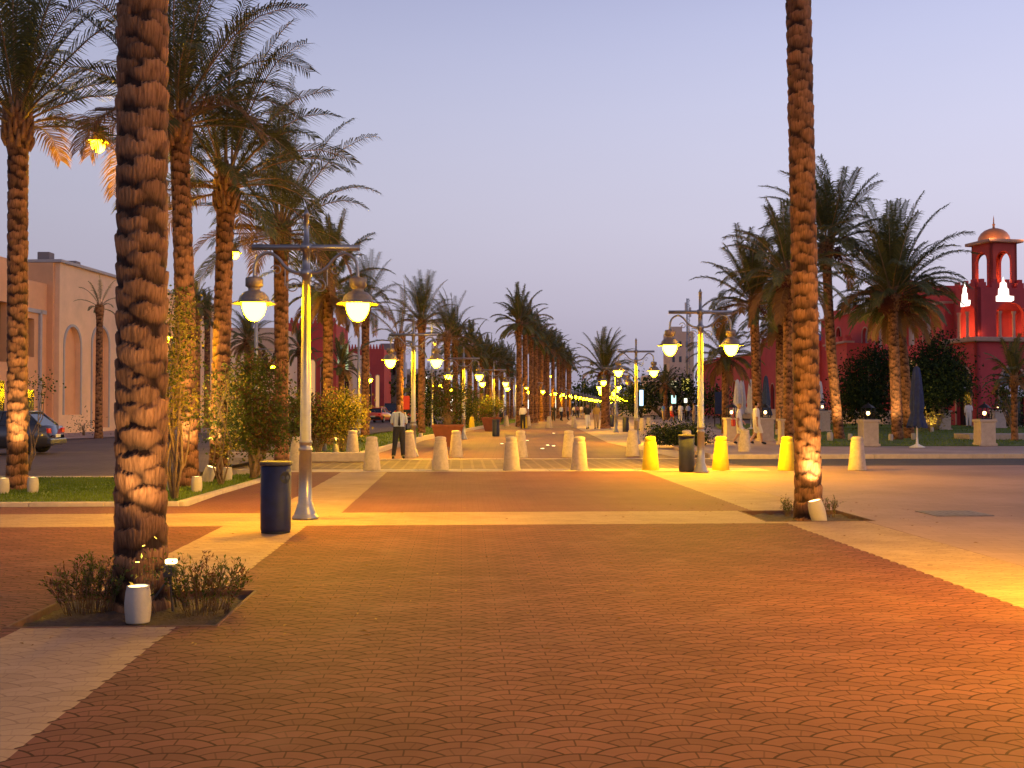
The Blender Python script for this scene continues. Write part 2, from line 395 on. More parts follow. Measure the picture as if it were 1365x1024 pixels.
# the afterglow is stronger towards the right
_n = nt.nodes.new('ShaderNodeTexNoise'); _n.inputs['Scale'].default_value = 2.2; _n.inputs['Detail'].default_value = 5
_mp = nt.nodes.new('ShaderNodeMapping'); _mp.inputs['Scale'].default_value = (1,1,5); nt.links.new(tc.outputs['Generated'], _mp.inputs[0]); nt.links.new(_mp.outputs[0], _n.inputs['Vector'])
g = E(nt, sp.outputs[0])*.42+1.0+E(nt, _n.outputs['Fac'])*.07
vm = nt.nodes.new('ShaderNodeVectorMath'); vm.operation = 'SCALE'; nt.links.new(rp.outputs[0], vm.inputs[0]); nt.links.new(g.o, vm.inputs['Scale'])
sky = nt.nodes.new('ShaderNodeTexSky'); sky.sky_type = 'NISHITA'; sky.sun_disc = False; sky.sun_elevation = R(-1.5) if False else R(0.5); sky.sun_rotation = R(100)
va = nt.nodes.new('ShaderNodeVectorMath'); va.operation = 'MULTIPLY_ADD'
nt.links.new(sky.outputs[0], va.inputs[0]); va.inputs[1].default_value = (.0002, .0002, .0004); nt.links.new(vm.outputs[0], va.inputs[2])
nt.links.new(va.outputs[0], bg.inputs['Color']); bg.inputs['Strength'].default_value = 1.0
sl = bpy.data.lights.new('sun', 'SUN'); sl.energy = .12; sl.angle = R(50); sl.color = (1, .8, .85)
so = bpy.data.objects.new('sun', sl); col.objects.link(so); so.rotation_euler = (R(60), 0, R(75))
sc.view_settings.view_transform = 'Standard'; sc.view_settings.look = 'None'
sc.cycles.use_denoising = True; sc.cycles.max_bounces = 5; sc.cycles.diffuse_bounces = 3; sc.cycles.sample_clamp_indirect = 6
sc.cycles.use_light_tree = True; sc.cycles.caustics_reflective = False; sc.cycles.caustics_refractive = False

# ---------------------------------------------------------------- ground
TH = math.atan(.0481)           # the plaza is turned a little to the left
def PL(u, v):                   # plaza coordinates -> world
    return u*math.cos(TH)-v*math.sin(TH), u*math.sin(TH)+v*math.cos(TH)
def sheet(name, poly, z, m, rz=0, kind='structure', parts=1):
    mb = MB(); mb.add([(x, y, 0) for x, y in poly], [tuple(range(len(poly)))])
    o = mb.build(name, m); o.location = (0, 0, z); o.rotation_euler = (0, 0, rz); return tag(o, kind=kind)
sheet('ground', [(-1500,-300),(1500,-300),(1500,2500),(-1500,2500)], -.14, M['sand'])
PITS = [(-3.30,-1.76,7.75,9.25),(4.2,5.75,14.35,15.85)]
def holed(name, x0, x1, y0, y1, holes, m, extra=()):
    xs = sorted({x0, x1, *[min(max(h[k], x0), x1) for h in holes for k in (0,1)]}); ys = sorted({y0, y1, *[h[k] for h in holes for k in (2,3)]})
    mb = MB()
    for xa, xb in zip(xs, xs[1:]):
        for ya, yb in zip(ys, ys[1:]):
            cx, cy = (xa+xb)/2, (ya+yb)/2
            if any(h[0] < cx < h[1] and h[2] < cy < h[3] for h in holes): continue
            mb.add([(xa,ya,0),(xb,ya,0),(xb,yb,0),(xa,yb,0)], [(0,1,2,3)])
    for r_ in extra: mb.add([(x, y, 0) for x, y in r_], [tuple(range(len(r_)))])
    o = mb.build(name, m); o.rotation_euler = (0,0,TH); return tag(o, kind='structure')
holed('plaza_paving', -26, 5.6, -6, 17.0, PITS, M['plaza'], [[(-4.35,17.0),(5.6,17.0),(5.6,25.6),(-4.35,25.6)]])
holed('plaza_apron', 5.6, 45, -6, 27.6, [PITS[1]], M['apron'])
sheet('crossing', [(-4.35,26.6),(7.5,26.6),(7.5,31.4),(-4.35,31.4)], -.006, M['crossing'], TH)
sheet('side_street', [(7.5,27.6),(90,27.6),(90,31.4),(7.5,31.4)], -.012, M['asphalt'], TH)
# left road area
sheet('left_road', [(-90,23.0),(-4.35-3.2,23.0),(-4.35-3.2,31),(-7.6,31),(-7.6,33.5),(-8.3,60),(-4.5,110),(18,300),(6,300),(-14,110),(-18,60),(-24,42),(-90,42)], -.010, M['road'])
sheet('left_pavement', [(-90,41.9),(-24,41.9),(-18,59.9),(-14,110),(-2,300),(-30,300),(-60,70),(-90,70)], .02, M['walk'])

# rows of the promenade
LROW = [(15,-2.92),(33.2,-3.12),(50,-2.3),(66,-1.14),(84,.36),(103,2.3),(120,4.2),(136,6),(152,7.9),(520,49)]
RROW = [(25,4.53),(43.5,4.98),(62,6.15),(79,7.3),(97,8.9),(114,10.3),(131,12),(150,14),(170,16.4),(520,58)]
def row(rw, D):
    for (a, xa), (b, xb) in zip(rw, rw[1:]):
        if D <= b: return xa+(xb-xa)*(D-a)/(b-a)
    return rw[-1][1]
ds = [31.3, 36, 43, 50, 58, 66, 75, 84, 95, 110, 130, 152, 250, 520]
L = [(row(LROW, d)-(1.6 if d > 34 else 1.3), d) for d in ds]; Rr = [(row(RROW, d)+1.0, d) for d in ds]
sheet('promenade', [(p[0], p[1]) for p in L]+[(p[0], p[1]) for p in reversed(Rr)], .002, M['prom'])

def kerb(pts, wd=.16, h=.12, name='kerb', z0=-.05, m=None):
    mb = MB()
    for (a, b) in zip(pts, pts[1:]):
        a = Vector((*a, 0)); b = Vector((*b, 0)); L_ = (b-a).length; n = max(1, int(L_/1.0)); d = (b-a)/n; ang = math.atan2(d.y, d.x)
        for i in range(n):
            c = a+d*(i+.5); mb.bbox((c.x, c.y, (h+z0)/2), (d.length-.008, wd, h-z0), .012, 0, ang)
    return tag(mb.build(name, m or M['kerb']), kind='structure')
kerb([PL(-4.35,25.72), PL(7.6,25.72)], .22, .008, 'kerb_strip_near')
kerb([PL(-4.35,26.3), PL(7.6,26.3)], .5, .006, 'kerb_strip_wide')
kerb([PL(-4.4,31.5), PL(7.6,31.5)], .3, .012, 'kerb_strip_far')
kerb([PL(7.5,31.55), PL(60,31.55)], .3, .13, 'kerb_right')
_m = MB(); _m.prism([PL(*p) for p in [(7.7,31.72),(60,31.72),(60,37.8),(11.6,37.8),(13.6,44),(9.2,44),(7.7,38)]], -.04, .115); tag(_m.build('right_pavement', M['walk']), kind='structure')
sheet('garden_path', [(6.6,31.8),(9,36),(13.6,44.05),(17,66),(60,66),(60,69),(17,69),(25,120),(12.5,120),(9.5,95),(7.4,62),(6.3,45)], .012, M['walk'], TH)

def grass_patch(poly, z, n, name, label, h=.045, tri=(.006,.012)):
    sh = MB(); xs = [p[0] for p in poly]; ys = [p[1] for p in poly]
    def inside(x, y):
        c = False; j = len(poly)-1
        for i in range(len(poly)):
            if (poly[i][1] > y) != (poly[j][1] > y) and x < (poly[j][0]-poly[i][0])*(y-poly[i][1])/(poly[j][1]-poly[i][1])+poly[i][0]: c = not c
            j = i
        return c
    tint = []; k = 0
    while k < n:
        x = rnd.uniform(min(xs), max(xs)); y = rnd.uniform(min(ys), max(ys))
        if not inside(x, y): continue
        a = rnd.uniform(0, 6.28); wd = rnd.uniform(*tri); hh = h*rnd.uniform(.5, 1.2); lx, ly = rnd.uniform(-.02,.02), rnd.uniform(-.02,.02)
        sh.add([(x-wd*math.cos(a), y-wd*math.sin(a), z), (x+wd*math.cos(a), y+wd*math.sin(a), z), (x+lx, y+ly, z+hh)], [(0,1,2)])
        tint += [rnd.random()*.4+.6*(math.sin(x*1.3)*math.sin(y*.9)*.5+.5)]*3; k += 1
    o = sh.build(name, M['grass']); at = o.data.attributes.new('tint', 'FLOAT', 'POINT'); at.data.foreach_set('value', tint)
    return tag(o, label, 'grass', kind='stuff')
def lawn(name, poly, z, n, label, **k):
    mb = MB(); mb.prism(poly, -.05, z); tag(mb.build(name+'_bed', M['lawn']), kind='structure')
    grass_patch(poly, z, n, name, label, **k)
lw = [G(-60,674), G(238,672), G(378,632), (-6.9,22.7), (-19,22.7)]
lawn('lawn_grass', lw, .05, 26000, 'short mown grass under the floodlit palms left of the blue bin')
kerb([G(-60,675.5), G(239,674), G(381,632), (-6.6,25.4)], .14, .065, 'lawn_kerb')
kerb([(-30,22.85), (-6.7,22.85)], .2, .07, 'lawn_kerb_back')
isl = [(-8.6,32.6),(-4.75,32.6),(-4.3,50),(-3.0,66),(-1.6,84),(.3,103),(2.2,120),(-2.5,120),(-5.4,84),(-7.3,60)]
lawn('island_grass', isl, .05, 9000, 'low planting of the strip beyond the crossing', h=.09, tri=(.012,.03))
kerb([(-8.7,32.5),(-4.7,32.5),(-4.25,50),(-2.9,66),(-1.5,84)], .2, .16, 'island_kerb')
rl = [PL(11.6,37.9), PL(60,37.9), PL(60,65.8), PL(17.1,65.8), PL(13.8,44.2)]
lawn('garden_grass', rl, .14, 22000, 'green hotel lawn in front of the red building', h=.07, tri=(.012,.03))
rl2 = [PL(17.3,69.2), PL(60,69.2), PL(60,84), PL(20.5,84)]
lawn('back_garden_grass', rl2, .14, 6000, 'strip of lawn behind the narrow garden path', h=.08, tri=(.02,.05))

# a low stone block beside the left end of the crossing
o = MB(); o.bbox((0,0,.13), (3.4,.42,.26), .02); b_ = o.build('stone_curb_block', M['kerb']); b_.location = (-5.6, 30.2, 0)
tag(b_, 'long low stone block lying behind the blue bin near the bollards', 'stone block')

# ---------------------------------------------------------------- palms
def trunk_mesh(name, H, r0, r1, NU, dz, lean, cell=.26, rowh=.100, amp=.055, seed=0, swell=True):
    rs = np.random.RandomState(seed)
    NV = int(H/dz); zz = np.linspace(-.05, H, NV); th = np.linspace(0, 2*np.pi, NU, endpoint=False)
    T, Zg = np.meshgrid(th, zz)
    rad = r0+(r1-r0)*np.clip(Zg/H, 0, 1)
    rad = rad+.06*np.exp(-Zg/.25)*r0/.2
    if swell: rad = rad*(1+.45*np.exp(-((Zg-H+.15)/.45)**2))
    N = max(4, int(round(2*np.pi*r0/cell)))
    cw = np.pi/N
    best = np.full(T.shape, 0.0); cid = np.zeros(T.shape); k0 = np.floor(Zg/rowh).astype(int)
    tab = rs.rand(4096, 4)
    for dk in (-4, -3, -2, -1, 0, 1, 2):
        k = k0+dk; off = (k % 2)*cw+k*.045
        ci = np.round((T-off)/(2*cw))
        h_ = (((k+2*np.floor(ci/N).astype(int)*0)*131+((ci % N)).astype(int)*17) % 4096).astype(int)
        jit = tab[h_]
        tc_ = ci*2*cw+off+(jit[..., 0]-.5)*cw*.8
        zc = (k+.5)*rowh+(jit[..., 1]-.5)*rowh*.7+2*rowh*((ci % N)/N)
        a = (T-tc_)/(cw*(.98+.36*jit[..., 3])); b = (Zg-zc)/(rowh*(.98+.38*jit[..., 2]))
        dd_ = np.abs(a)**1.55+np.abs(b)**1.55
        d2 = np.clip(dd_, 0, 1)
        inside = dd_ < 1
        topb = .50+.10*np.sin(a*7+jit[..., 0]*9)+.06*np.sin(a*31+jit[..., 1]*20)
        hh = (.22+.78*np.clip((b+1)/(1+topb), 0, 1)**.9)*(1-d2**2.2)**.75*(.75+.4*jit[..., 2])
        hh = hh*(.93+.07*np.sin(T*r0*420+jit[..., 0]*30+np.sin(Zg*60)))
        hh = np.where(b > topb, .08*hh*np.clip(1-(b-topb)*1.5, 0, 1), hh)
        hh = np.where(inside, hh, 0)
        up = hh > best; best = np.where(up, hh, best); cid = np.where(up, jit[..., 3], cid)
    nz = rs.rand(*T.shape)*.02*np.ones_like(T)
    rr = rad+amp*(best+nz)
    lx, ly, bx = lean
    s = np.clip(Zg/H, 0, 1)
    Xc = rr*np.cos(T)+lx*s+bx*np.sin(s*np.pi); Yc = rr*np.sin(T)+ly*s
    V = np.stack([Xc, Yc, Zg], -1).reshape(-1, 3)
    i = np.arange(NV-1)[:, None]*NU; j = np.arange(NU)[None, :]; j2 = (j+1) % NU
    Fq = np.stack([i+j, i+j2, i+NU+j2, i+NU+j], -1).reshape(-1, 4)
    me = bpy.data.meshes.new(name); me.vertices.add(len(V)); me.vertices.foreach_set('co', V.ravel().astype('f'))
    me.loops.add(Fq.size); me.loops.foreach_set('vertex_index', Fq.ravel().astype('i'))
    me.polygons.add(len(Fq)); me.polygons.foreach_set('loop_start', np.arange(0, Fq.size, 4, dtype='i'))
    me.update(calc_edges=True); me.validate()
    me.polygons.foreach_set('use_smooth', np.ones(len(me.polygons), dtype=bool))
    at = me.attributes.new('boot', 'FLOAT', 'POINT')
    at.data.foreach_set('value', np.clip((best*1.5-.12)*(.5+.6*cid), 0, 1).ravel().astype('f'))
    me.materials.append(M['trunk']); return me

def crown_mesh(name, nf, L0, seed, pairs=44, lw=.022, up=.5, low=-.35, wind=(0,0), droop=1.0, dead=.08, dates=0, lfac=1.0, boots=True, rad=.2, upbias=1.0):
    r = random.Random(seed); mb = MB(); tint = []
    def T(n, v): tint.extend([v]*n)
    for k in range(nf):
        az = k*2.39996+r.uniform(-.3, .3)
        q = ((k+.5)/nf)**upbias                     # 0 = youngest (upright), 1 = oldest (low)
        el = (up*math.pi)*(1-q)+low*q+r.uniform(-.1, .1)
        isdead = (q > .8 and r.random() < dead*4)
        Lf = L0*r.uniform(.82, 1.1)*(.72+.28*math.sin(math.pi*min(1, q+.25)))
        d = Vector((math.cos(az)*math.cos(el), math.sin(az)*math.cos(el), math.sin(el)))
        n = 11; p = Vector((math.cos(az)*rad*.6, math.sin(az)*rad*.6, -.35+.55*(1-q))); pts = [p.copy()]
        for i in range(n):
            t = i/n
            g_ = (.030+.22*t*t)*droop*(1.3 if isdead else 1)*(.6+.5*q)
            d = (d+Vector((wind[0]*.05*(t+.2), wind[1]*.05*(t+.2), -g_))).normalized(); p = p+d*(Lf/n); pts.append(p.copy())
        mb.tube([pts[i] for i in (0,2,4,6,8,10,11)], [.034,.026,.02,.015,.011,.007,.003], 3, 1, cap=False); T(7*3, .5)
        mi = 2 if isdead else 0; tn = r.uniform(0, 1)
        twist = r.uniform(-.35, .35)
        for i in range(pairs):
            t = .14+.86*(i+.5)/pairs; fi = t*n; a_ = min(int(fi), n-1); fr = fi-a_
            pp = pts[a_].lerp(pts[a_+1], fr); tg = (pts[a_+1]-pts[a_]).normalized()
            sd = tg.cross(Vector((0, 0, 1)))
            sd = sd.normalized() if sd.length > .1 else Vector((-math.sin(az), math.cos(az), 0))
            sd = (Matrix.Rotation(twist*t, 3, tg) @ sd)
            un = sd.cross(tg).normalized()
            prof = (.35+.65*min(1, (t-.1)*4))*(1-.62*max(0, (t-.45)/.55)**1.4)
            for sgn in (-1, 1):
                ll = L0*.15*prof*lfac*r.uniform(.8, 1.15)
                fw = .75+.5*t+r.uniform(-.12, .12)
                dd = (sd*sgn+tg*fw+un*(.38+r.uniform(-.15, .15))).normalized()
                mid = pp+dd*ll*.5+Vector((wind[0]*.02, 0, -.03*ll)); dd2 = (dd+Vector((wind[0]*.15, 0, -.6*droop))).normalized()
                tip = mid+dd2*ll*.55
                wv = tg.cross(dd); wv = wv.cross(dd)
                wv = wv.normalized() if wv.length > 1e-3 else un
                wv = wv*lw*.5
                mb.add([pp-wv*.6, pp+wv*.6, mid+wv, mid-wv, tip], [(0,1,2,3), (3,2,4)], mi)
                T(5, min(1, max(0, tn*.5+r.uniform(0, .5)+t*.1)))
    if boots:
        for k in range(46):
            az = k*2.39996; q = k/46; zb = -.75+.75*q; r0 = rad*(1.02-.25*q); a2 = Vector((math.cos(az), math.sin(az), 0))
            p0 = a2*r0*.9+Vector((0, 0, zb)); p1 = p0+a2*.07+Vector((0, 0, .13)); p2 = p1+a2*.03+Vector((0, 0, r.uniform(.12, .26)))
            mb.tube([p0, p1, p2], [.055, .045, .022], 5, 3); T(15, .5)
    for k in range(dates):
        az = r.uniform(0, 6.28); c = Vector((math.cos(az)*(rad+.28), math.sin(az)*(rad+.28), -.35-r.uniform(0, .35)))
        for j in range(90):
            q = c+Vector((r.gauss(0, .11), r.gauss(0, .11), r.gauss(0, .15))); s_ = .035
            mb.add([q+Vector((s_,0,0)), q+Vector((-s_*.5,s_*.8,0)), q+Vector((-s_*.5,-s_*.8,0)), q+Vector((0,0,s_*1.4)), q-Vector((0,0,s_*1.4))],
                   [(0,1,3),(1,2,3),(2,0,3),(1,0,4),(2,1,4),(0,2,4)], 4); T(5, .5)
        mb.tube([Vector((0,0,-.1)), c*.6+Vector((0,0,.1)), c], .018, 3, 3); T(9, .5)
    me = mb.mesh(name, [M['palm_leaf'], M['rachis'], M['palm_dead'], M['stub'], M['dates']])
    at = me.attributes.new('tint', 'FLOAT', 'POINT'); at.data.foreach_set('value', tint)
    return me

C = dict(
 upA=crown_mesh('crown', 36, 3.2, 11, up=.50, low=.2, droop=1.15, dead=.05, pairs=52, wind=(.3,0), lw=.026, lfac=1.3),
 upB=crown_mesh('crown', 34, 3.7, 12, up=.50, low=.0, droop=1.3, dead=.10, pairs=56, wind=(.9,0), lw=.026, lfac=1.3),
 upC=crown_mesh('crown', 34, 3.6, 13, up=.50, low=-.15, droop=1.4, dead=.2, pairs=56, wind=(.6,0), lw=.026, lfac=1.3),
 wide=crown_mesh('crown', 44, 3.9, 14, up=.50, low=.05, droop=1.4, dead=.07, pairs=56, wind=(.6,0), dates=5, rad=.22, lw=.042, lfac=1.25),
 windy=crown_mesh('crown', 44, 3.9, 15, up=.50, low=-.05, droop=1.35, dead=.12, pairs=56, wind=(-1.1,0), dates=3, rad=.22, lw=.042, lfac=1.25),
 full=crown_mesh('crown', 46, 3.1, 16, up=.50, low=-.5, droop=1.5, dead=.22, pairs=50, wind=(-.5,0), dates=2, lw=.038, lfac=1.25),
 farA=crown_mesh('crown', 30, 2.7, 17, up=.50, low=-.25, droop=1.35, pairs=28, lw=.066, wind=(.3,0), dead=.10, lfac=1.35),
 farB=crown_mesh('crown', 28, 2.7, 18, up=.50, low=-.45, droop=1.5, pairs=28, lw=.066, wind=(-.4,0), dead=.12, lfac=1.35),
 farC=crown_mesh('crown', 24, 2.7, 19, up=.50, low=-.1, droop=1.25, pairs=28, lw=.068, wind=(.8,0), dead=.12, lfac=1.35),
 sparse=crown_mesh('crown', 11, 2.6, 20, up=.46, low=-.1, droop=1.2, pairs=26, lw=.045, wind=(-.8,0), dead=.0, lfac=.9),
)
_tm = {}
def palm(px, D, h, cr, label, r0=.21, r1=.19, lean=(0,0,0), cs=1.0, rz=None, group='date palms along the promenade', det=None, name='date_palm', x=None):
    xx = X(px, D) if x is None else x
    if D < 12: NU, dz = 110, .009
    elif D < 25: NU, dz = 64, .015
    elif D < 60: NU, dz = 36, .035
    else: NU, dz = 18, .08
    key = (round(h*2)/2, NU, r0, lean) if D >= 60 else None
    if key and key in _tm: me, hh = _tm[key]
    else:
        hh = key[0] if key else h
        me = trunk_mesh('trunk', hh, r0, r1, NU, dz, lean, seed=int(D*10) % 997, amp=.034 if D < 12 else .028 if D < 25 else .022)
        if key: _tm[key] = (me, hh)
    root = thing(name, label, 'palm tree', (xx, D, 0), 0, group)
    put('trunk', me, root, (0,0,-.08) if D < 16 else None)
    c = put('crown', C[cr], root, (lean[0], lean[1], hh)); c.scale = (cs,)*3; c.rotation_euler = (0, 0, rnd.uniform(0, 6.28) if rz is None else rz)
    return root

palm(190, 8.6, 11.5, 'upB', 'thick-trunked date palm in the square pit with bushes, nearest to the camera', r0=.182, r1=.175, lean=(-.05,0,0), rz=0)
palm(24, 19.6, 7.15, 'upA', 'date palm at the far left edge lit from below, dark car behind it', r0=.165, r1=.16, lean=(-.05,0,0), rz=.4)
palm(252, 20.3, 7.3, 'upB', 'tall date palm in the left lawn just right of the nearest trunk', r0=.175, r1=.165, lean=(-.25,0,.03), rz=1.2)
palm(291, 22.3, 6.45, 'upC', 'date palm in the left lawn with an orange dead frond hanging, before the bushy tree', r0=.17, r1=.165, lean=(.15,0,0), rz=.0)
palm(376, 29, 6.6, 'upC', 'date palm rising directly behind the crossbar of the nearest left street lamp', r0=.17, lean=(-.05,0,0), rz=2.0)
palm(437, 41, 6.2, 'full', 'date palm between the two lanterns of the nearest left lamp, with wide drooping crown', r0=.18, rz=1.0, cs=.95)
palm(487, 55, 6.9, 'upC', 'date palm with brownish crown seen behind the right lantern of the nearest left lamp', r0=.2, rz=4.0, cs=.75)
palm(533, 50, 4.9, 'sparse', 'stunted palm with a few bare fronds right behind the security guard', r0=.16, r1=.15, rz=.5)
palm(562, 60, 6.6, 'upA', 'tall slim palm right of the second left street lamp, fronds blown to the left', r0=.19, rz=2.2, cs=.85)
palm(596, 72, 6.5, 'upB', 'palm behind the big terracotta planter with bush', r0=.21, rz=3.1, cs=.85)
k_ = [(607,82,6.4,'farA','slim palm just right of the palm behind the planter'),(626,90,6.4,'farB','broad-crowned palm above the third left street lamp'),
 (642,98,6.1,'farC','palm just right of the broad-crowned one above the third lamp'),(653,106,6.2,'farA','palm between the third and fourth left street lamps')]
for px, D, h, c, lb in k_: palm(px, D, h, c, lb, r0=.2, cs=1.0)
FAR = 'one of the small palms massed in the far left row of the promenade'
for i, (px, D) in enumerate([(662,114),(669,120),(677,126),(682,134),(634,112),(648,124),(616,104)]):
    palm(px, D, 6.0+(i % 3)*.3, ['farB','farA','farC'][i % 3], FAR, cs=.95)
lst = [(692,80,429),(700,84,433),(708,95,447),(714,99,449),(722,108,458),(730,115,462),(737,122,466),(744,131,472),(752,143,478),(760,166,488),(757,155,486),(748,150,480),(726,126,466),(717,118,462)]
nm = ['tallest of the far palms, left edge of the tight group mid-picture','second tall palm of the tight group mid-picture, touching the tallest one']
for i, (px, D, cy) in enumerate(lst):
    palm(px, D, min(8.2, Z(cy, D)), ['farA','farC','farB'][i % 3], nm[i] if i < 2 else 'one of the far palms standing in the tight group left of the vanishing point', r0=.22, cs=.95 if i else 1.05, group='far palms in the tight group')
# small palms by the left buildings
palm(132, 52, 6.6, 'sparse', 'slim young palm with a tiny crown against the tan building', r0=.17, r1=.14, cs=.55, group='palms before the left buildings')
palm(262, 62, 7.6, 'farB', 'palm seen in the gap just right of the second left trunk', cs=.6, group='palms before the left buildings')
palm(276, 75, 8.0, 'farA', 'palm in front of the red wall with the white diamond', cs=.7, group='palms before the left buildings')
palm(330, 70, 5.8, 'full', 'palm behind the left lantern of the nearest lamp', cs=.75, group='palms before the left buildings')
palm(455, 75, 4.6, 'farA', 'low palm in front of the pale green lit sign', cs=.85, group='palms before the left buildings')
palm(400, 80, 6.0, 'farB', 'palm seen between the nearest left lamp post and its left lantern', cs=.8, group='palms before the left buildings')
# right side
palm(1077, 15.2, 12.0, 'windy', 'tall date palm in the right pavement pit with a spotlight at its foot', r0=.172, r1=.158, lean=(-.2,0,.02), rz=0)
palm(1052, 40, 6.6, 'full', 'brown-hung palm half hidden behind the nearest right trunk', r0=.22, cs=1.0, rz=1.5, group='date palms in the hotel garden')
palm(1119, 46.6, 8.9, 'windy', 'tallest garden palm with crown spread wide to the left', r0=.21, r1=.18, lean=(-.55,0,-.1), rz=.3, cs=1.0, group='date palms in the hotel garden')
palm(1196, 45.6, 6.5, 'wide', 'garden palm with huge rounded crown, front trunk of the leaning pair', r0=.22, r1=.19, lean=(-.2,0,0), rz=1.0, cs=1.06, group='date palms in the hotel garden')
palm(1212, 47.4, 6.3, 'full', 'second trunk of the leaning pair beside the closed navy parasol', r0=.22, r1=.19, lean=(-.5,0,.05), rz=2.6, cs=1.0, group='date palms in the hotel garden')
palm(1011, 50, 6.6, 'windy', 'garden palm with bushy crown right of the nearest right lamp', r0=.24, lean=(-.2,0,0), rz=1.9, cs=.9, group='date palms in the hotel garden')
palm(1040, 56, 6.2, 'full', 'garden palm with red date bunches left of the nearest right trunk', r0=.24, rz=.7, cs=.95, group='date palms in the hotel garden')
palm(967, 60, 4.6, 'full', 'low palm with long hanging fronds behind the nearest right lamp', r0=.2, rz=3.3, cs=.9, group='date palms in the hotel garden')
palm(807, 74, 4.2, 'wide', 'single squat palm near the vanishing point between the right lamps', r0=.3, r1=.28, rz=.2, cs=.78, lean=(0,0,0))
palm(887, 118, 4.0, 'farB', 'small palm before the far beige flats', cs=.9, group='palms before the far flats')
palm(1352, 44, 2.8, 'farC', 'young palm in the raised bed at the right edge', r0=.12, r1=.1, cs=.62, group='date palms in the hotel garden')

# ---------------------------------------------------------------- street lamps
def spiral(c, r0, r1, a0, a1, n=26):
    return [(c[0]+(r0+(r1-r0)*i/n)*math.cos(a0+(a1-a0)*i/n), 0, c[1]+(r0+(r1-r0)*i/n)*math.sin(a0+(a1-a0)*i/n)) for i in range(n+1)]
def smooth(pts, n=6):
    P = [Vector(p) for p in pts]; out = []
    for i in range(len(P)-1):
        p0, p1, p2, p3 = P[max(i-1,0)], P[i], P[i+1], P[min(i+2, len(P)-1)]
        for k in range(n):
            t = k/n; out.append(.5*((2*p1)+(-p0+p2)*t+(2*p0-5*p1+4*p2-p3)*t*t+(-p0+3*p1-3*p2+p3)*t**3))
    out.append(P[-1]); return out
pole_prof = [(.0,0),(.185,0),(.19,.03),(.16,.06),(.155,.09),(.125,.17),(.12,.20),(.098,.23),(.086,.95),(.1,.965),(.1,.995),(.086,1.01),(.086,1.06),(.098,1.075),(.098,1.095),(.08,1.11),(.058,3.42),(.08,3.44),(.08,3.53),(.056,3.55),(.052,3.79),(.085,3.80),(.085,3.90),(.04,3.92),(.036,4.30),(.052,4.31),(.03,4.36),(.0,4.42)]
def lantern(mb_shade, mb_globe, x, zb, s=1.0):
    """zb = top of globe"""
    mb_shade.lathe([(0,.37*s),(.03*s,.37*s),(.11*s,.36*s),(.125*s,.34*s),(.125*s,.235*s),(.1*s,.22*s),(.085*s,.205*s),(.085*s,.17*s),(.14*s,.15*s),(.2*s,.09*s),(.215*s,.04*s),(.225*s,.025*s),(.31*s,-.01*s),(.308*s,-.02*s),(.2*s,.012*s),(.14*s,.02*s),(0,.03*s)], (x,0,zb), 28, 0, ribs=(2,4))
    mb_globe.lathe([(.165*s,.008*s),(.168*s,-.03*s),(.16*s,-.09*s),(.14*s,-.15*s),(.105*s,-.21*s),(.06*s,-.25*s),(0,-.265*s)], (x,0,zb), 20, 0)
def make_lamp(label, group, off_right=False, gm_='globe'):
    t = thing('street_lamp', label, 'street lamp', group=group)
    MB().lathe(pole_prof, n=24).build('pole', M['lamp_metal'], t)
    MB().tube([(-.76,0,3.85),(.76,0,3.85)], .042, 14).build('crossbar', M['lamp_metal'], t)
    for s in (-1, 1):
        a = MB(); a.tube(smooth([(s*.06,0,3.49),(s*.18,0,3.50),(s*.30,0,3.58),(s*.40,0,3.70),(s*.52,0,3.77),(s*.64,0,3.73),(s*.715,0,3.62),(s*.73,0,3.42)]), .024, 10)
        a.build('arm', M['lamp_metal'], t)
        q = MB(); q.tube([(s*p[0],p[1],p[2]) for p in spiral((.185,3.30),.115,.015,R(160),R(-420),40)], .009, 6)
        q.tube(smooth([(s*.30,0,3.56),(s*.295,0,3.42),(s*.30,0,3.30)],5), .009, 6)
        q.tube([(s*p[0],p[1],p[2]) for p in spiral((.42,3.52),.085,.015,R(20),R(420),30)], .009, 6)
        q.build('scroll', M['lamp_metal'], t)
        sh, gl = MB(), MB(); lantern(sh, gl, s*.73, 3.06)
        l = sh.build('lantern', M['lamp_shade'], t)
        gl.build('globe', M['globe_off'] if (off_right and s > 0) else M[gm_], l)
    return t
ordn = ['nearest','second','third','fourth','fifth','sixth','seventh']
proto = make_lamp('silver double-arm street lamp beside the large blue bin on the left', 'street lamps of the left row')
proto.location = (G(410,690)[0], 14.9, 0); proto.rotation_euler = (0,0,TH)
lab = ['','silver double street lamp right beside the security guard','double street lamp just right of the big terracotta planter','double street lamp over the far blue bin and smaller planter',
       'double street lamp at the left foot of the tallest far palm','double street lamp framed by trunks of the tight palm group']
Ds = [14.9,33.2,50,66,84,103]
for i in range(1, 6):
    D = Ds[i]; dup(proto, (row(LROW, D), D, 0), -.03-.012*i, lab[i])
hot = make_lamp('silver double street lamp beside the right blue bin and bright yellow bollards', 'street lamps of the right row', gm_='globe_hot'); hot.location = (X(936,25), 25.2, 0); hot.rotation_euler = (0,0,-.02)
pr = dup(proto, (X(848,43.5), 43.5, 0), -.03, 'second street lamp of the right row, before the low dark hedge'); pr['group'] = 'street lamps of the right row'
o = dup(hot, (5.6, 7.4, 0), 0, 'double street lamp just outside the right edge'); 
pr3 = make_lamp('right-row street lamp whose right lantern is unlit', 'street lamps of the right row', True); pr3.location = (X(821,62.5), 62.5, 0); pr3.rotation_euler = (0,0,-.05)
dup(pr, (row(RROW,79), 79, 0), -.07, 'right-row street lamp directly behind the one with the dead lantern')
dup(pr, (row(RROW,97), 97, 0), -.09, 'right-row street lamp partly behind the squat palm trunk')
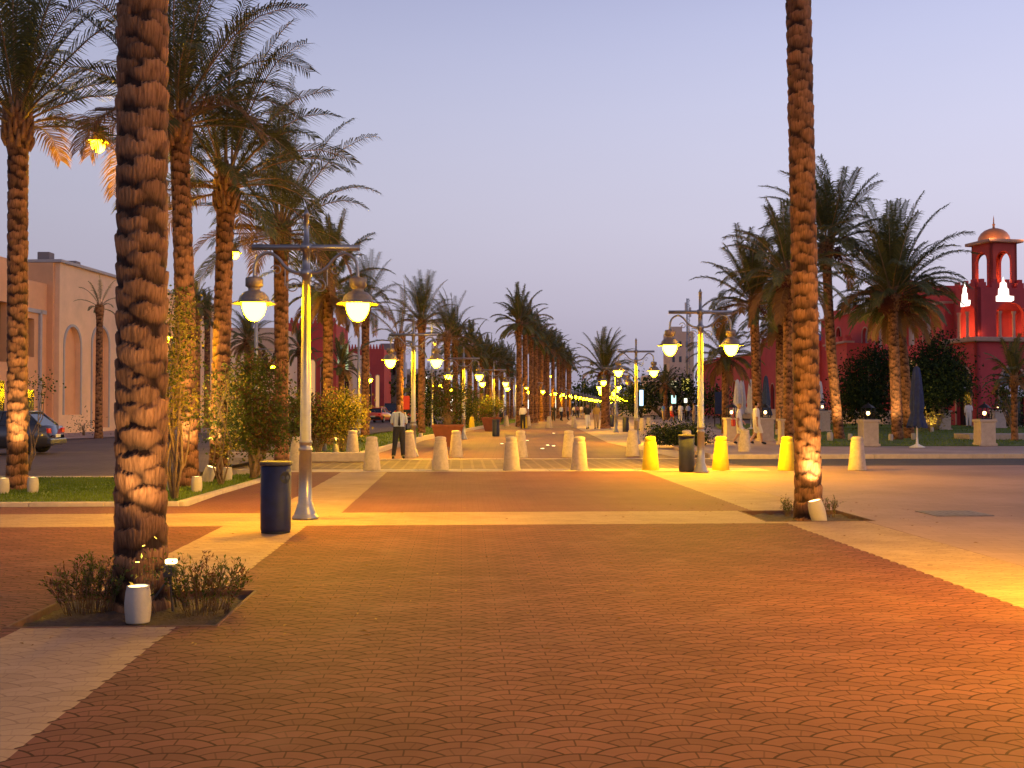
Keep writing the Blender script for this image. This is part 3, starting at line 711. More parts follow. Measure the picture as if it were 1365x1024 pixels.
# far lamps, each one mesh
fm = MB(); fm.tube([(0,0,0),(0,0,3.6),(0,0,4.36)], [.1,.07,.04], 8, 0); fm.tube([(-.76,0,3.85),(.76,0,3.85)], .045, 6, 0); fm.lathe([(.19,0),(.19,.05),(.1,.22)], n=8, m=0)
for s in (-1, 1):
    fm.tube([(s*.06,0,3.49),(s*.35,0,3.62),(s*.55,0,3.77),(s*.73,0,3.6),(s*.73,0,3.4)], .03, 5, 0)
    fm.lathe([(.12,.37),(.12,.23),(.2,.1),(.31,0),(0,.03)], (s*.73,0,3.06), 10, 1)
    fm.lathe([(.165,.0),(.16,-.09),(.105,-.21),(0,-.265)], (s*.73,0,3.06), 10, 2)
fme = fm.mesh('far_street_lamp', [M['lamp_metal'], M['lamp_shade'], M['globe_far']])
for rw, st, side in ((LROW, 120, 'left'), (RROW, 114, 'right')):
    D = st; i = 0
    while D < 500:
        o = put('far_street_lamp', fme, None, (row(rw, D), D, 0)); o.rotation_euler = (0,0,-.11)
        near_end = {0: 'first small lamp beyond the large ones in the %s row' % side}.get(i)
        tag(o, near_end or ('tiny lit double lamp in the far string of the %s row' % side), 'street lamp', 'far lamps of the %s row' % side)
        D += 14.5; i += 1

# road lamps of the left street: tall pole, lantern over the road and a lower one over the path
def make_road_lamp():
    t = thing('road_lamp', 'tall road lamp hidden behind the nearest palm trunk, lantern showing at its left', 'road lamp', group='tall lamps of the left road')
    MB().lathe([(.0,0),(.16,0),(.15,.12),(.09,.3),(.075,3.0),(.06,5.5),(.035,5.55),(.032,7.9),(.0,8.3)], n=14).build('pole', M['lamp_metal'], t)
    a = MB(); a.tube([(0,0,7.85),(-.85,0,7.85)], .03, 8); a.tube(smooth([(0,0,7.1),(-.25,0,7.3),(-.45,0,7.65),(-.62,0,7.75),(-.75,0,7.6),(-.78,0,7.45)]), .02, 8); a.build('arm', M['lamp_metal'], t)
    a = MB(); a.tube([(0,0,3.65),(.62,0,3.65)], .025, 8); a.tube(smooth([(0,0,3.2),(.25,0,3.35),(.4,0,3.55),(.52,0,3.55),(.6,0,3.4),(.62,0,3.3)]), .018, 8); a.build('arm', M['lamp_metal'], t)
    for x, z, s in ((-.78, 7.15, .85), (.62, 3.05, .7)):
        sh, gl = MB(), MB(); lantern(sh, gl, x, z, s); l = sh.build('lantern', M['lamp_shade'], t); gl.build('globe', M['road_globe'], l)
    return t
rlp = make_road_lamp(); rlp.location = (X(178,22), 22, 0)
for px, D, lb in ((341,38,'tall road lamp with slim pole passing behind the left lantern of the nearest lamp'),(478,57,'tall road lamp with pole under the right lantern of the nearest lamp'),
                  (576,73,'tall road lamp between the second left lamp and the planter'),(592,93,'tall road lamp just above the terracotta planter bush'),
                  (671,142,'far road lamp left of the tight palm group'),(686,161,'bright far road lamp among the first trunks of the tight palm group'),
                  (740,196,'far road lamp at the right of the tight palm group')):
    dup(rlp, (X(px,D), D, 0), -.02, lb)

# ---------------------------------------------------------------- bollards
bo = MB(); bo.lathe([(0,0),(.215,0),(.22,.02),(.19,.30),(.155,.66),(.15,.70),(.135,.715),(.14,.73),(.142,.80),(.125,.825),(.06,.84),(0,.842)], n=32)
bme = bo.mesh('bollard', M['concrete']); bmy = bo.mesh('bollard', M['yellow_concrete'])  # plain and yellow-painted versions of the same bollard
GB = 'concrete bollards along the crossing'
near = [(397,'concrete bollard hidden behind the nearest left lamp post'),(496,'front-row bollard left of the security guard'),(587,'front-row bollard before the terracotta planter'),(682,'front-row bollard in the middle of the crossing'),
        (772,'front-row bollard right of the middle one, fluted and orange-lit'),(867,'yellow-painted bollard left of the right blue bin'),(960,'yellow-painted bollard just right of the nearest right lamp'),
        (1048,'yellow bollard touching the nearest right palm trunk'),(1142,'plain tan bollard standing alone right of the right palm')]
for i, (px, lb) in enumerate(near):
    D = 26.1+ (X(px,26)-X(682,26))*.0
    o = put('bollard', bmy if px in (867,960,1048) else bme, None, (X(px, D), D, .0)); o.rotation_euler = (rnd.uniform(-.02,.02),rnd.uniform(-.025,.025),i*1.1); tag(o, lb, 'bollard', GB)
back = [(470,33.0,'back-row bollard beside the golden bush'),(546,32.4,'back-row bollard directly behind the security guard'),(608,32.6,'back-row bollard in front of the planter, right of the front one'),(694,32.4,'back-row bollard half hidden by the middle front one'),
        (758,32.6,'back-row bollard touching the fluted orange-lit one'),(843,33.4,'back-row bollard by the second right lamp'),(915,33.0,'back-row bollard peeping over the right blue bin'),(992,34.2,'back-row bollard in front of the walking couple in white')]
for i, (px, D, lb) in enumerate(back):
    o = put('bollard', bme, None, (X(px, D), D, .0)); o.rotation_euler = (rnd.uniform(-.02,.02),rnd.uniform(-.025,.025),i*.7); tag(o, lb, 'bollard', GB)
far_b = [(629,73,'far yellow bollard left of the smaller planter'),(699,74,'far yellow-painted bollard beside the man in black trousers'),(732,75,'far bollard at the middle of the second crossing'),(765,76,'far bollard left of the strolling couple'),
         (675,82,'dim bollard behind the far blue bin'),(704,84,'dim bollard behind the far yellow-painted one'),(856,66,'far bollard right of the second right lamp'),(865,68,'rightmost of the far bollards by the hedge')]
for i, (px, D, lb) in enumerate(far_b):
    o = put('bollard', bmy if px in (629,699) else bme, None, (X(px, D), D, .0)); tag(o, lb, 'bollard', 'bollards of the second crossing')

# second crossing
tag(sheet('far_crossing', [(-1.2,76.5),(8.6,76.5),(8.9,80),(-.9,80)], .008, M['crossing']))

# ---------------------------------------------------------------- bins
def make_bin(label):
    t = thing('litter_bin', label, 'litter bin', group='blue cylindrical litter bins')
    MB().lathe([(0,.02),(.175,.02),(.185,.03),(.19,.06),(.19,.84),(.18,.845),(0,.85)], n=40).build('body', M['bin_blue'], t)
    MB().lathe([(0,0),(.18,0),(.18,.03),(0,.03)], n=32).build('base', M['black'], t)
    MB().lathe([(.17,.85),(.202,.852),(.204,.885),(.19,.90),(.12,.905),(.115,.895),(0,.892)], n=40).build('lid', M['bin_lid'], t)
    h = MB(); a0 = R(-38)
    pts = []
    n = 22
    for k in range(n):       # an oval mouth that follows the curved side
        a = 2*math.pi*k/n; th_ = a0+math.cos(a)*.42; pts.append((.193*math.cos(th_), .193*math.sin(th_), .70+math.sin(a)*.075))
    h.add(pts+[(.191*math.cos(a0+.0), .191*math.sin(a0), .70)], [(k, (k+1) % n, n) for k in range(n)]); 
    h.build('mouth', M['black'], t)
    return t
bn = make_bin('large blue litter bin with pale lid beside the nearest left lamp'); bn.location = (G(371,708)[0], 13.3, 0)
for px, D, rz, lb in ((915,25.5,R(190),'blue litter bin standing left of the nearest right lamp'),(661,55,R(-10),'small far blue bin before the second planter'),(834,64,0,'far blue bin right of the third right lamp'),(815,79,0,'farther blue bin behind the strolling couple')):
    dup(bn, (X(px,D), D, 0), rz, lb)

# ---------------------------------------------------------------- uplights
def up_meshes():
    a = MB(); a.lathe([(0,0),(.085,0),(.088,.01),(.096,.09),(.098,.15),(.090,.23),(.082,.26),(.082,.275),(.074,.275),(.072,.26),(0,.26)], n=28)
    b = MB(); b.lathe([(.072,.268),(.03,.272),(0,.273)], n=20)
    return a.mesh('housing', M['ceramic']), b.mesh('lens', M['uplens'])
UH, UL = up_meshes()
def uplight(px, D, label, target, power, tilt=(0,0), s=1.0, x=None, cone=70, z0=0):
    xx = X(px, D) if x is None else x
    t = thing('uplight', label, 'uplight', (xx, D, z0), 0, 'ceramic uplights at the palms')
    t.rotation_euler = (tilt[0], tilt[1], 0); t.scale = (s,)*3
    put('housing', UH, t); put('lens', UL, t)
    ld = bpy.data.lights.new('uplight_beam', 'SPOT'); ld.energy = power*2.4; ld.color = (1,.66,.26); ld.spot_size = R(cone); ld.spot_blend = .8; ld.shadow_soft_size = .05
    lo = bpy.data.objects.new('uplight_beam', ld); col.objects.link(lo)
    p = Vector((xx, D, z0+.42*s)); lo.location = p+Vector((0,0,.02))
    lo.rotation_euler = (Vector(target)-p).to_track_quat('-Z', 'Y').to_euler()
    return t
x0 = X(190,8.6)
uplight(186, 7.95, 'white ceramic uplight in front of the nearest trunk, lens glowing', (x0,8.5,2.6), 60, cone=85, z0=-.03)
# small bracket floodlight right of the near trunk
t = thing('floodlight', 'small bracket floodlight on splayed legs right of the nearest trunk', 'floodlight', (X(228,8.3),8.3,0))
MB().bbox((0,0,.30), (.09,.07,.10), .012).build('housing', M['bin_lid'], t)
f_ = MB(); f_.bbox((.01,.0,.375), (.085,.05,.035), .008); f_.build('lens', M['uplens'], t)
for dx, dy in ((-.18,-.03),(.05,-.08),(.02,.1)): MB().tube([(0,0,.25),(dx,dy,0)], .009, 6).build('leg', M['bin_lid'], t)
uplight(-8+14, 18.6, 'uplight left of the far left palm, cut by the picture edge', (X(24,19.6),19.6,2.2), 70, z0=.05)
uplight(45, 18.8, 'uplight right of the far left palm', (X(24,19.6),19.6,2.0), 110, z0=.05)
uplight(231, 19.3, 'uplight left of the second palm by the staked sapling', (X(250,20.3),20.3,2.0), 90, z0=.05)
uplight(263, 19.0, 'uplight on the lawn right of the staked sapling', (X(250,20.3),20.3,2.0), 90, z0=.05)
uplight(276, 21.4, 'leaning white uplight at the foot of the palm with the dead frond', (X(291,22.3),22.3,1.6), 160, tilt=(0,R(18)), s=1.2, z0=.05)
uplight(304, 21.8, 'uplight behind the leaning one, right of that palm', (X(291,22.3),22.3,2.0), 60, z0=.05)
uplight(1092, 14.75, 'leaning white spotlight casing against the right palm foot', (X(1077,15.2),15.15,.95), 60, tilt=(0,R(-14)), s=1.15, z0=-.03, cone=80)
for px, D, tx, Dt, lb, pw in ((432,36,437,41,'low uplight under the golden bush',30),(448,35,437,41,'second low uplight under the golden bush, closer to the bollard',30),
    (1106,44,1119,46.6,'uplight on the lawn left of the tallest garden palm',0),(1133,44.6,1119,46.6,'uplight right of the tallest garden palm, beam on its trunk',330),
    (1187,44,1196,45.6,'small uplight before the leaning pair of palms',260),(1217,45.4,1212,47.4,'slanted uplight behind the navy parasol stem',50),
    (1036,53,1040,56,'uplight at the foot of the palm with red dates',160),(1242,58,1240,62,'uplight washing the dark garden tree',150),(561,49,562,60,'tiny bright uplight right of the second left lamp',40)):
    if pw: uplight(px, D, lb, (X(tx,Dt), Dt, 2.2), pw, z0=.14 if px > 900 else .05, cone=60)
    else:
        t = thing('uplight', lb, 'uplight', (X(px,D), D, .14), 0, 'ceramic uplights at the palms'); put('housing', UH, t); put('lens', UL, t); t.scale = (1.3,)*3

# tree pits
def pit(u0, u1, v0, v1, label):
    t = thing('tree_pit', label, 'tree pit', (*PL((u0+u1)/2, (v0+v1)/2), 0), TH)
    w_, d_ = (u1-u0), (v1-v0)
    mb = MB(); n = 14
    vs = []; fs = []
    for i in range(n+1):
        for j in range(n+1):
            vs.append((-w_/2+w_*i/n, -d_/2+d_*j/n, -.075+.05*rnd.random()))
    for i in range(n):
        for j in range(n): a = i*(n+1)+j; fs.append((a, a+n+1, a+n+2, a+1))
    mb.add(vs, fs, 0, True); mb.build('soil', M['soil'], t)
    fr = MB()
    for x, y, a, b in ((0,-d_/2+.018,w_,.03),(0,d_/2-.018,w_,.03),(-w_/2+.018,0,.03,d_-.07),(w_/2-.018,0,.03,d_-.07)): fr.bbox((x,y,-.055), (a-.004,b,.12), .006)
    fr.build('frame', M['pitframe'], t)
    return t
pit(-3.30,-1.76,7.75,9.25,'square earth pit with dry bushes around the nearest trunk')
pit(4.2,5.75,14.35,15.85,'square earth pit around the right palm')

# ---------------------------------------------------------------- shrubs and trees
def leaf_cloud(name, blobs, n, size, mats, seed, parent=None, tshape=1.0, mixr=0.0, droop=0.0):
    """blobs: list of (cx,cy,cz,rx,ry,rz); leaf-sized faces in clumps through the volume"""
    r = random.Random(seed); mb = MB(); tint = []
    vol = [b[3]*b[4]*b[5] for b in blobs]
    clumps = []
    for _ in range(max(8, n//28)):
        b = r.choices(blobs, vol)[0]
        while True:
            p = Vector((r.uniform(-1,1), r.uniform(-1,1), r.uniform(-1,1)))
            if p.length < 1 and p.length > .25: break
        clumps.append((Vector((b[0]+p.x*b[3], b[1]+p.y*b[4], b[2]+p.z*b[5])), r.random(), r.random() < mixr))
    for _ in range(n):
        c, tn, alt = r.choice(clumps); s = size*r.uniform(.6, 1.3)
        sp_ = size*2.6
        p = c+Vector((r.gauss(0,sp_), r.gauss(0,sp_), r.gauss(0,sp_*.8)))
        if p.z < .02: continue
        a = Vector((r.gauss(0,1), r.gauss(0,1), r.gauss(0,1)-droop)).normalized(); b_ = a.orthogonal().normalized(); b_ = Matrix.Rotation(r.uniform(0,6.28), 3, a) @ b_
        wv = b_*s*.34*tshape
        mb.add([p-a*s*.5, p+wv, p+a*s*.5+b_.cross(a)*s*.12, p-wv], [(0,1,2,3)], 1 if alt else 0); tint.extend([min(1, max(0, tn*.6+r.random()*.4))]*4)
    me = mb.mesh(name, mats); at = me.attributes.new('tint', 'FLOAT', 'POINT'); at.data.foreach_set('value', tint)
    o = put(name, me, parent); return o
def stems(mb, base, tips, r0, r1, seed, n=5):
    r = random.Random(seed)
    for tp in tips:
        b = Vector(base)+Vector((r.uniform(-.04,.04), r.uniform(-.04,.04), 0)); tp = Vector(tp); pts = []
        for i in range(n+1):
            t = i/n; p = b.lerp(tp, t); j = (tp-b).length*.035
            pts.append(p+Vector((r.gauss(0,j), r.gauss(0,j), 0))*(1 if 0 < i < n else 0))
        mb.tube(pts, [r0+(r1-r0)*i/n for i in range(n+1)], 5)
def bush(name, label, cat, x, y, blobs, n, size, mats, seed, z=0, r0=.03, nst=7, group=None, tshape=1.0, mixr=0, trunk='stem', droop=0, bark='bark'):
    t = thing(name, label, cat, (x, y, z), 0, group); r = random.Random(seed)
    leaf_cloud('foliage', blobs, n, size, mats, seed, t, tshape, mixr, droop)
    m = MB(); tips = []
    for _ in range(nst):
        b = r.choice(blobs); tips.append((b[0]+r.uniform(-.7,.7)*b[3], b[1]+r.uniform(-.7,.7)*b[4], b[2]+r.uniform(-.2,.8)*b[5]))
    stems(m, (0,0,0), tips, r0, r0*.25, seed); m.build(trunk, M[bark], t)
    return t
LG, LD, LO, LR = M['leaf_green'], M['leaf_dark'], M['leaf_gold'], M['leaf_red']
# pit bushes: many thin upright stems with narrow leaves along them
def stem_bush(label, x, y, ns, h, spread, seed, leaf=.045, z=.01):
    r = random.Random(seed); t = thing('shrub', label, 'shrub', (x, y, z)); st = MB(); lf = MB(); tint = []
    for i in range(ns):
        a = r.uniform(0, 6.28); q = r.random()**.6; hh = h*r.uniform(.55, 1.08)*(1-.25*q)
        b0 = Vector((math.cos(a)*q*spread*.55, math.sin(a)*q*spread*.45, 0)); tip = Vector((math.cos(a)*q*spread, math.sin(a)*q*spread*.8, hh))
        pts = [b0.lerp(tip, k/5)+Vector((r.gauss(0,.008), r.gauss(0,.008), 0))*(k > 0)+Vector((0,0,.03*math.sin(k/5*3.14))) for k in range(6)]
        st.tube(pts, [.0032,.003,.0027,.0023,.0018,.0012], 4)
        side = []
        for k in range(2, 5):
            if r.random() < .6:
                e = pts[k]+Vector((r.gauss(0,.05), r.gauss(0,.05), r.uniform(.03,.1))); st.tube([pts[k], e], [.0018,.001], 3); side.append((pts[k], e))
        segs = list(zip(pts[1:], pts[2:]))+side; tn = r.random(); alt = r.random() < .35
        for (p, e) in segs:
            for _ in range(5):
                c = p.lerp(e, r.random()); d = (e-p).normalized(); a2 = r.uniform(0, 6.28); o_ = d.orthogonal().normalized(); o_.rotate(Matrix.Rotation(a2, 3, d))
                dr = (d*.7+o_*.8).normalized(); w_ = dr.cross(o_).normalized()*leaf*.13; l_ = leaf*r.uniform(.6, 1.2)
                lf.add([c, c+dr*l_*.5+w_, c+dr*l_, c+dr*l_*.5-w_], [(0,1,2,3)], 1 if alt else 0); tint.extend([min(1, tn*.6+r.random()*.4)]*4)
    me = lf.mesh('foliage', [LG, LR]); at = me.attributes.new('tint', 'FLOAT', 'POINT'); at.data.foreach_set('value', tint); put('foliage', me, t)
    st.build('stem', M['twig'], t)
for dx, (px, lb, sd) in enumerate(((122,'dry wiry bush in the pit left of the nearest trunk',1),(272,'dry wiry bush in the pit right of the nearest trunk',2))):
    stem_bush(lb, X(px,8.4), 8.4, 62, .50, .36, sd, z=-.05)
bush('shrub', 'small tuft sprouting before the nearest trunk behind the uplight', 'shrub', X(200,8.05), 8.1, [(0,0,.32,.16,.08,.05)], 160, .04, [LG, LO], 3, r0=.005, nst=9, tshape=.6, mixr=.5, bark='twig')
stem_bush('dry twigs left of the right palm foot', X(1050,15.1), 15.1, 16, .26, .12, 4, .035)
stem_bush('dry twigs right of the right palm spotlight', X(1106,15.0), 15.0, 14, .34, .10, 5, .035)
# left lawn
bush('tree', 'bushy dark tree on the left lawn with reddish lower leaves', 'tree', X(338,22.4), 22.4, [(0,0,1.7,.62,.6,.85),(-.25,0,1.2,.55,.5,.6),(.3,.1,1.2,.5,.5,.6),(.05,0,2.25,.3,.3,.35),(.25,0,.85,.4,.4,.35)], 9000, .075, [LG, LR], 6, r0=.05, nst=14, mixr=.18, z=.05)
bush('sapling', 'thin golden-lit sapling tied to a stake before the second palm', 'sapling', X(234,17.6), 17.6, [(0,0,2.7,.28,.25,.5),(-.05,0,2.1,.36,.3,.45),(.08,0,1.5,.34,.3,.35),(.1,0,3.2,.22,.2,.2)], 3000, .06, [LO, LG], 7, r0=.03, nst=9, mixr=.35, z=.05)
o = MB(); o.tube([(0,0,0),(.1,0,1.9)], .018, 7); o = o.build('stake', M['bark']); o.location = (X(233,17.45), 17.45, .05); tag(o, 'slim wooden stake leaning beside the golden sapling', 'stake')
bush('sapling', 'thin yellowish sapling left of the bushy dark tree', 'sapling', X(296,20.6), 20.6, [(0,0,1.5,.3,.3,.5),(.1,0,2.1,.28,.3,.35),(-.05,0,.9,.28,.3,.35)], 1500, .06, [LO, LG], 8, r0=.018, nst=8, mixr=.5, z=.05)
# island
bush('shrub', 'golden-lit bush with green foot beside the left back-row bollard', 'shrub', X(457,35.2), 35.2, [(0,0,1.45,.7,.6,.65),(-.3,0,1.0,.5,.5,.5),(.3,0,1.1,.45,.5,.55),(0,0,.5,.4,.4,.35)], 5200, .085, [LO, LG], 9, r0=.03, nst=16, mixr=.3, z=.05)
bush('shrub', 'dark reddish bush between lamp post and golden bush', 'shrub', X(420,33.8), 34.5, [(0,0,1.1,.5,.5,.75),(-.25,0,.8,.4,.4,.5)], 3200, .085, [LR, LG], 10, r0=.03, nst=14, mixr=.5, z=.05)
bush('shrub', 'dark leafy bush behind the nearest left lamp post', 'shrub', X(386,34.6), 35.4, [(0,0,1.2,.55,.5,.8)], 3000, .09, [LG, LR], 11, r0=.03, nst=12, mixr=.35, z=.05)
bush('tree', 'dark rounded trees beyond the taxis', 'tree', X(490,150), 150, [(0,0,4,4.5,3,2.6),(-4,0,3.5,3.5,3,2.2)], 3500, .55, [LG, LD], 12, r0=.25, nst=6, mixr=.5)
bush('tree', 'dark conifer-like shrub left of the terracotta planter', 'tree', X(568,78), 78, [(0,0,2,1.2,1,1.8),(.1,0,3.3,.6,.6,1.0)], 2400, .22, [LD, LG], 13, r0=.1, nst=6, mixr=.3)
bush('shrub', 'hedge-like shrub right of the terracotta planter', 'shrub', X(628,80), 80, [(0,0,1.5,1.0,1,1.3),(-.6,0,1.2,.8,.8,1.0)], 1800, .2, [LO, LG], 14, r0=.06, nst=8, mixr=.6)
# planters
def planter(px, D, s, label, seed, h):
    t = thing('planter', label, 'planter', (X(px,D), D, 0), TH, 'terracotta planters')
    p = MB(); p.add([(-.38*s,-.38*s,0),(.38*s,-.38*s,0),(.38*s,.38*s,0),(-.38*s,.38*s,0),(-.6*s,-.6*s,.82*s),(.6*s,-.6*s,.82*s),(.6*s,.6*s,.82*s),(-.6*s,.6*s,.82*s),(-.54*s,-.54*s,.82*s),(.54*s,-.54*s,.82*s),(.54*s,.54*s,.82*s),(-.54*s,.54*s,.82*s),(-.5*s,-.5*s,.72*s),(.5*s,-.5*s,.72*s),(.5*s,.5*s,.72*s),(-.5*s,.5*s,.72*s)],
      [(0,3,2,1)]+[(i,(i+1)%4,(i+1)%4+4,i+4) for i in range(4)]+[(4+i,4+(i+1)%4,8+(i+1)%4,8+i) for i in range(4)]+[(8+i,8+(i+1)%4,12+(i+1)%4,12+i) for i in range(4)]+[(12,13,14,15)])
    p.build('pot', M['terracotta'], t)
    rim = MB(); 
    for a in range(4):
        c = Vector((0,-.59*s,.80*s)); c.rotate(Matrix.Rotation(a*math.pi/2,3,'Z')); rim.bbox(tuple(c), (1.2*s if a%2==0 else .05, .05 if a%2==0 else 1.1*s, .08), .01)
    rim.build('rim', M['terracotta'], t)
    b = bush('planted_shrub', 'loose twiggy bush growing in the terracotta planter %s' % ('nearer the guard' if D < 50 else 'behind the far blue bin'), 'shrub', X(px,D), D, [(0,0,h*.62,.72*s,.6*s,h*.42),(-.35*s,0,h*.5,.5*s,.4,h*.25),(.4*s,0,h*.55,.5*s,.4,h*.3)], 2600, .085, [LG, LR], seed, z=.72*s, r0=.012, nst=34, mixr=.3)
planter(597, 41.3, 1.03, 'large square terracotta planter behind the front bollard', 21, 2.0)
planter(655, 66, 1.05, 'smaller-looking terracotta planter behind the far blue bin', 22, 1.3)
# right garden
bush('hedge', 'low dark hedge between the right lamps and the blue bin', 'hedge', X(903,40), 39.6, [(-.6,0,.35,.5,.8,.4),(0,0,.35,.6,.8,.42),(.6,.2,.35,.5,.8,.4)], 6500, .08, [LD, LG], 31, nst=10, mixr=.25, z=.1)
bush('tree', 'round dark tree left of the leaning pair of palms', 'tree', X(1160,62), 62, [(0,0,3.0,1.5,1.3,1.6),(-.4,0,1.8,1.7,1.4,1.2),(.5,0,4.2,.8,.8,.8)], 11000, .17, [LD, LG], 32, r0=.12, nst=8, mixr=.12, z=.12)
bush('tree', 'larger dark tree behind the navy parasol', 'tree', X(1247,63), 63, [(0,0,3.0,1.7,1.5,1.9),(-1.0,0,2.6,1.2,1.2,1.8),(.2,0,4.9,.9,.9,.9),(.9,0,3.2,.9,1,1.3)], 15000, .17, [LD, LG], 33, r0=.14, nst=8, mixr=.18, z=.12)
bush('shrub', 'bright orange-lit fan of leaves at the foot of the larger dark tree', 'shrub', X(1243,59), 59.4, [(0,0,.6,.7,.4,.5)], 400, .12, [LO, LG], 34, r0=.02, nst=18, z=.12)
bush('shrub', 'spindly frangipani-like shrub in the raised bed at the right edge', 'shrub', X(1353,46), 46, [(0,0,2.2,1.0,.8,.6),(-.5,0,1.6,.6,.6,.5)], 700, .14, [LG, LD], 35, r0=.035, nst=16, mixr=.4, z=.3)
o = MB(); o.bbox((0,0,.14), (5.2,1.6,.28), .03); o = o.build('raised_bed', M['kerb']); o.location = (X(1360,46), 46, .1); tag(o, 'low stone edging of the raised bed at the right edge', 'raised bed')
for i, (px, D, s, lb) in enumerate(((1215,80,.8,'low shrub before the hotel terrace left of the navy parasol'),(1100,85,1.0,'low shrub under the white garden parasol'),(1330,72,.7,'low shrub in front of the tower base'))):
    bush('shrub', lb, 'shrub', X(px,D), D, [(0,0,.7*s,1.6*s,.8,.6*s),(1.4,0,.5*s,1.0*s,.8,.45*s)], 1200, .14, [LD, LG], 40+i, nst=6, z=.1)
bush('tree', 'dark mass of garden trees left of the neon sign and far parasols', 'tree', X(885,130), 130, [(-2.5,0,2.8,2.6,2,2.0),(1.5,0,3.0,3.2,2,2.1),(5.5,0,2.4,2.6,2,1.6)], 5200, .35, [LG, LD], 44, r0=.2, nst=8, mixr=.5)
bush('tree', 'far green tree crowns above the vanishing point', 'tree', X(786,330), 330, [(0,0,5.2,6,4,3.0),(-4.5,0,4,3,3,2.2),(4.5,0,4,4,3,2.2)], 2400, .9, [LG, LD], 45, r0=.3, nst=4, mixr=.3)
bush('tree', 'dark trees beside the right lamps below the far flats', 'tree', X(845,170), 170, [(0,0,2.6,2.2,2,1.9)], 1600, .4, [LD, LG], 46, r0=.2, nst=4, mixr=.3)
bush('shrub', 'potted spiky plant at the tan building wall', 'shrub', X(112,56), 56, [(0,0,.45,.25,.25,.35)], 140, .16, [LD, LG], 47, nst=8, tshape=.4, z=.02)
bush('shrub', 'bare crooked sapling behind the far left palm', 'sapling', X(38,26), 26, [(0,0,1.9,.3,.2,.4),(.35,0,2.2,.2,.2,.2)], 260, .07, [LG, LD], 48, r0=.02, nst=8)

# ---------------------------------------------------------------- buildings
def arch_pts(w_, z0, zs, zt, n=10, ogee=False):
    pts = [(-w_/2, z0), (w_/2, z0), (w_/2, zs)]
    for i in range(1, n):
        a = math.pi*i/n
        pts.append((w_/2*math.cos(a), zs+(zt-zs)*(math.sin(a)**(1.0 if not ogee else 1.5))))
    pts.append((-w_/2, zs)); return pts
def facade(mb, o, ux, W_, z0, z1, ops, depth=.35, th=.4, m=0, closed=True):
    """a wall with real arched openings. o: left end point, ux: unit dir, outward normal = ux x z. ops: (centre, width, zb, zspring, ztop)"""
    o, ux = Vector(o), Vector(ux).normalized(); uz = Vector((0,0,1)); nn = ux.cross(uz).normalized()
    def P(a, b, d=0): return o+ux*a+uz*b-nn*d
    ops = sorted(ops); cur = 0
    def quad(a0, b0, a1, b1): mb.add([P(a0,b0), P(a1,b0), P(a1,b1), P(a0,b1)], [(0,1,2,3)], m)
    for (c, w_, zb, zs, zt) in ops:
        quad(cur, z0, c-w_/2, z1); cur = c+w_/2
        if zb > z0+.01: quad(c-w_/2, z0, c+w_/2, zb)
        n = 12; ar = [(c-w_/2*math.cos(math.pi*i/n), zs+(zt-zs)*math.sin(math.pi*i/n)) for i in range(n+1)]
        for (a0, b0), (a1, b1) in zip(ar, ar[1:]): mb.add([P(a0,b0), P(a1,b1), P(a1,z1), P(a0,z1)], [(0,1,2,3)], m)
        loop = [(c-w_/2, zb)]+ar+[(c+w_/2, zb)]
        for (a0, b0), (a1, b1) in zip(loop, loop[1:]+loop[:1]): mb.add([P(a0,b0), P(a1,b1), P(a1,b1,depth), P(a0,b0,depth)], [(0,1,2,3)], m)
    quad(cur, z0, W_, z1)
    if closed: mb.add([P(0,z0,th), P(0,z1,th), P(W_,z1,th), P(W_,z0,th)], [(0,1,2,3)], m)
    elif ops:
        c_, w2_, zb_, zs_, zt_ = ops[0]
        for a0, b0, a1, b1 in ((0,z0,c_-w2_/2,z1),(ops[-1][0]+ops[-1][1]/2,z0,W_,z1),(c_-w2_/2,zt_,ops[-1][0]+ops[-1][1]/2,z1)):
            mb.add([P(a0,b0,th), P(a0,b1,th), P(a1,b1,th), P(a1,b0,th)], [(0,1,2,3)], m)
    mb.add([P(0,z1), P(W_,z1), P(W_,z1,th), P(0,z1,th)], [(0,1,2,3)], m)
    mb.add([P(0,z0), P(0,z1), P(0,z1,th), P(0,z0,th)], [(0,1,2,3)], m); mb.add([P(W_,z0), P(W_,z0,th), P(W_,z1,th), P(W_,z1)], [(0,1,2,3)], m)
    return P
def panes(t, P, op, depth, mt, frame=None, fw=.12, label=None):
    c, w_, zb, zs, zt = op; n = 12
    ar = [(c+w_/2, zb)]+[(c+w_/2*math.cos(math.pi*i/n), zs+(zt-zs)*math.sin(math.pi*i/n)) for i in range(n+1)]+[(c-w_/2, zb)]
    m = MB(); m.add([P(a,b,depth-.02) for a, b in ar], [tuple(range(len(ar)))]); o = m.build('window', mt, t)
    if label: o['label'] = label
    if frame:
        f_ = MB()
        out = [(c+(a-c)*(1+2*fw/w_), (zb if b <= zb+.001 else b+(fw if b > zs else 0))) for a, b in ar]
        for i in range(len(ar)-1):
            q = [ar[i], ar[i+1], out[i+1], out[i]]
            f_.add([P(a,b,-.06) for a, b in q]+[P(a,b,.0) for a, b in q], [(0,1,2,3),(3,2,6,7),(1,0,4,5)])
        f_.build('frame', frame, o)
    return o

# tan building on the left
t = thing('tan_building', 'tan stucco building with tall arches behind the moving car', 'building', (0,0,0))
def fx(D): return -25.7+.05*(D-60)
A0, A1 = Vector((fx(59.6), 59.6, 0)), Vector((fx(86), 86, 0)); ux = (A1-A0).normalized()      # facade seen from the street: left end is the far one from the street side
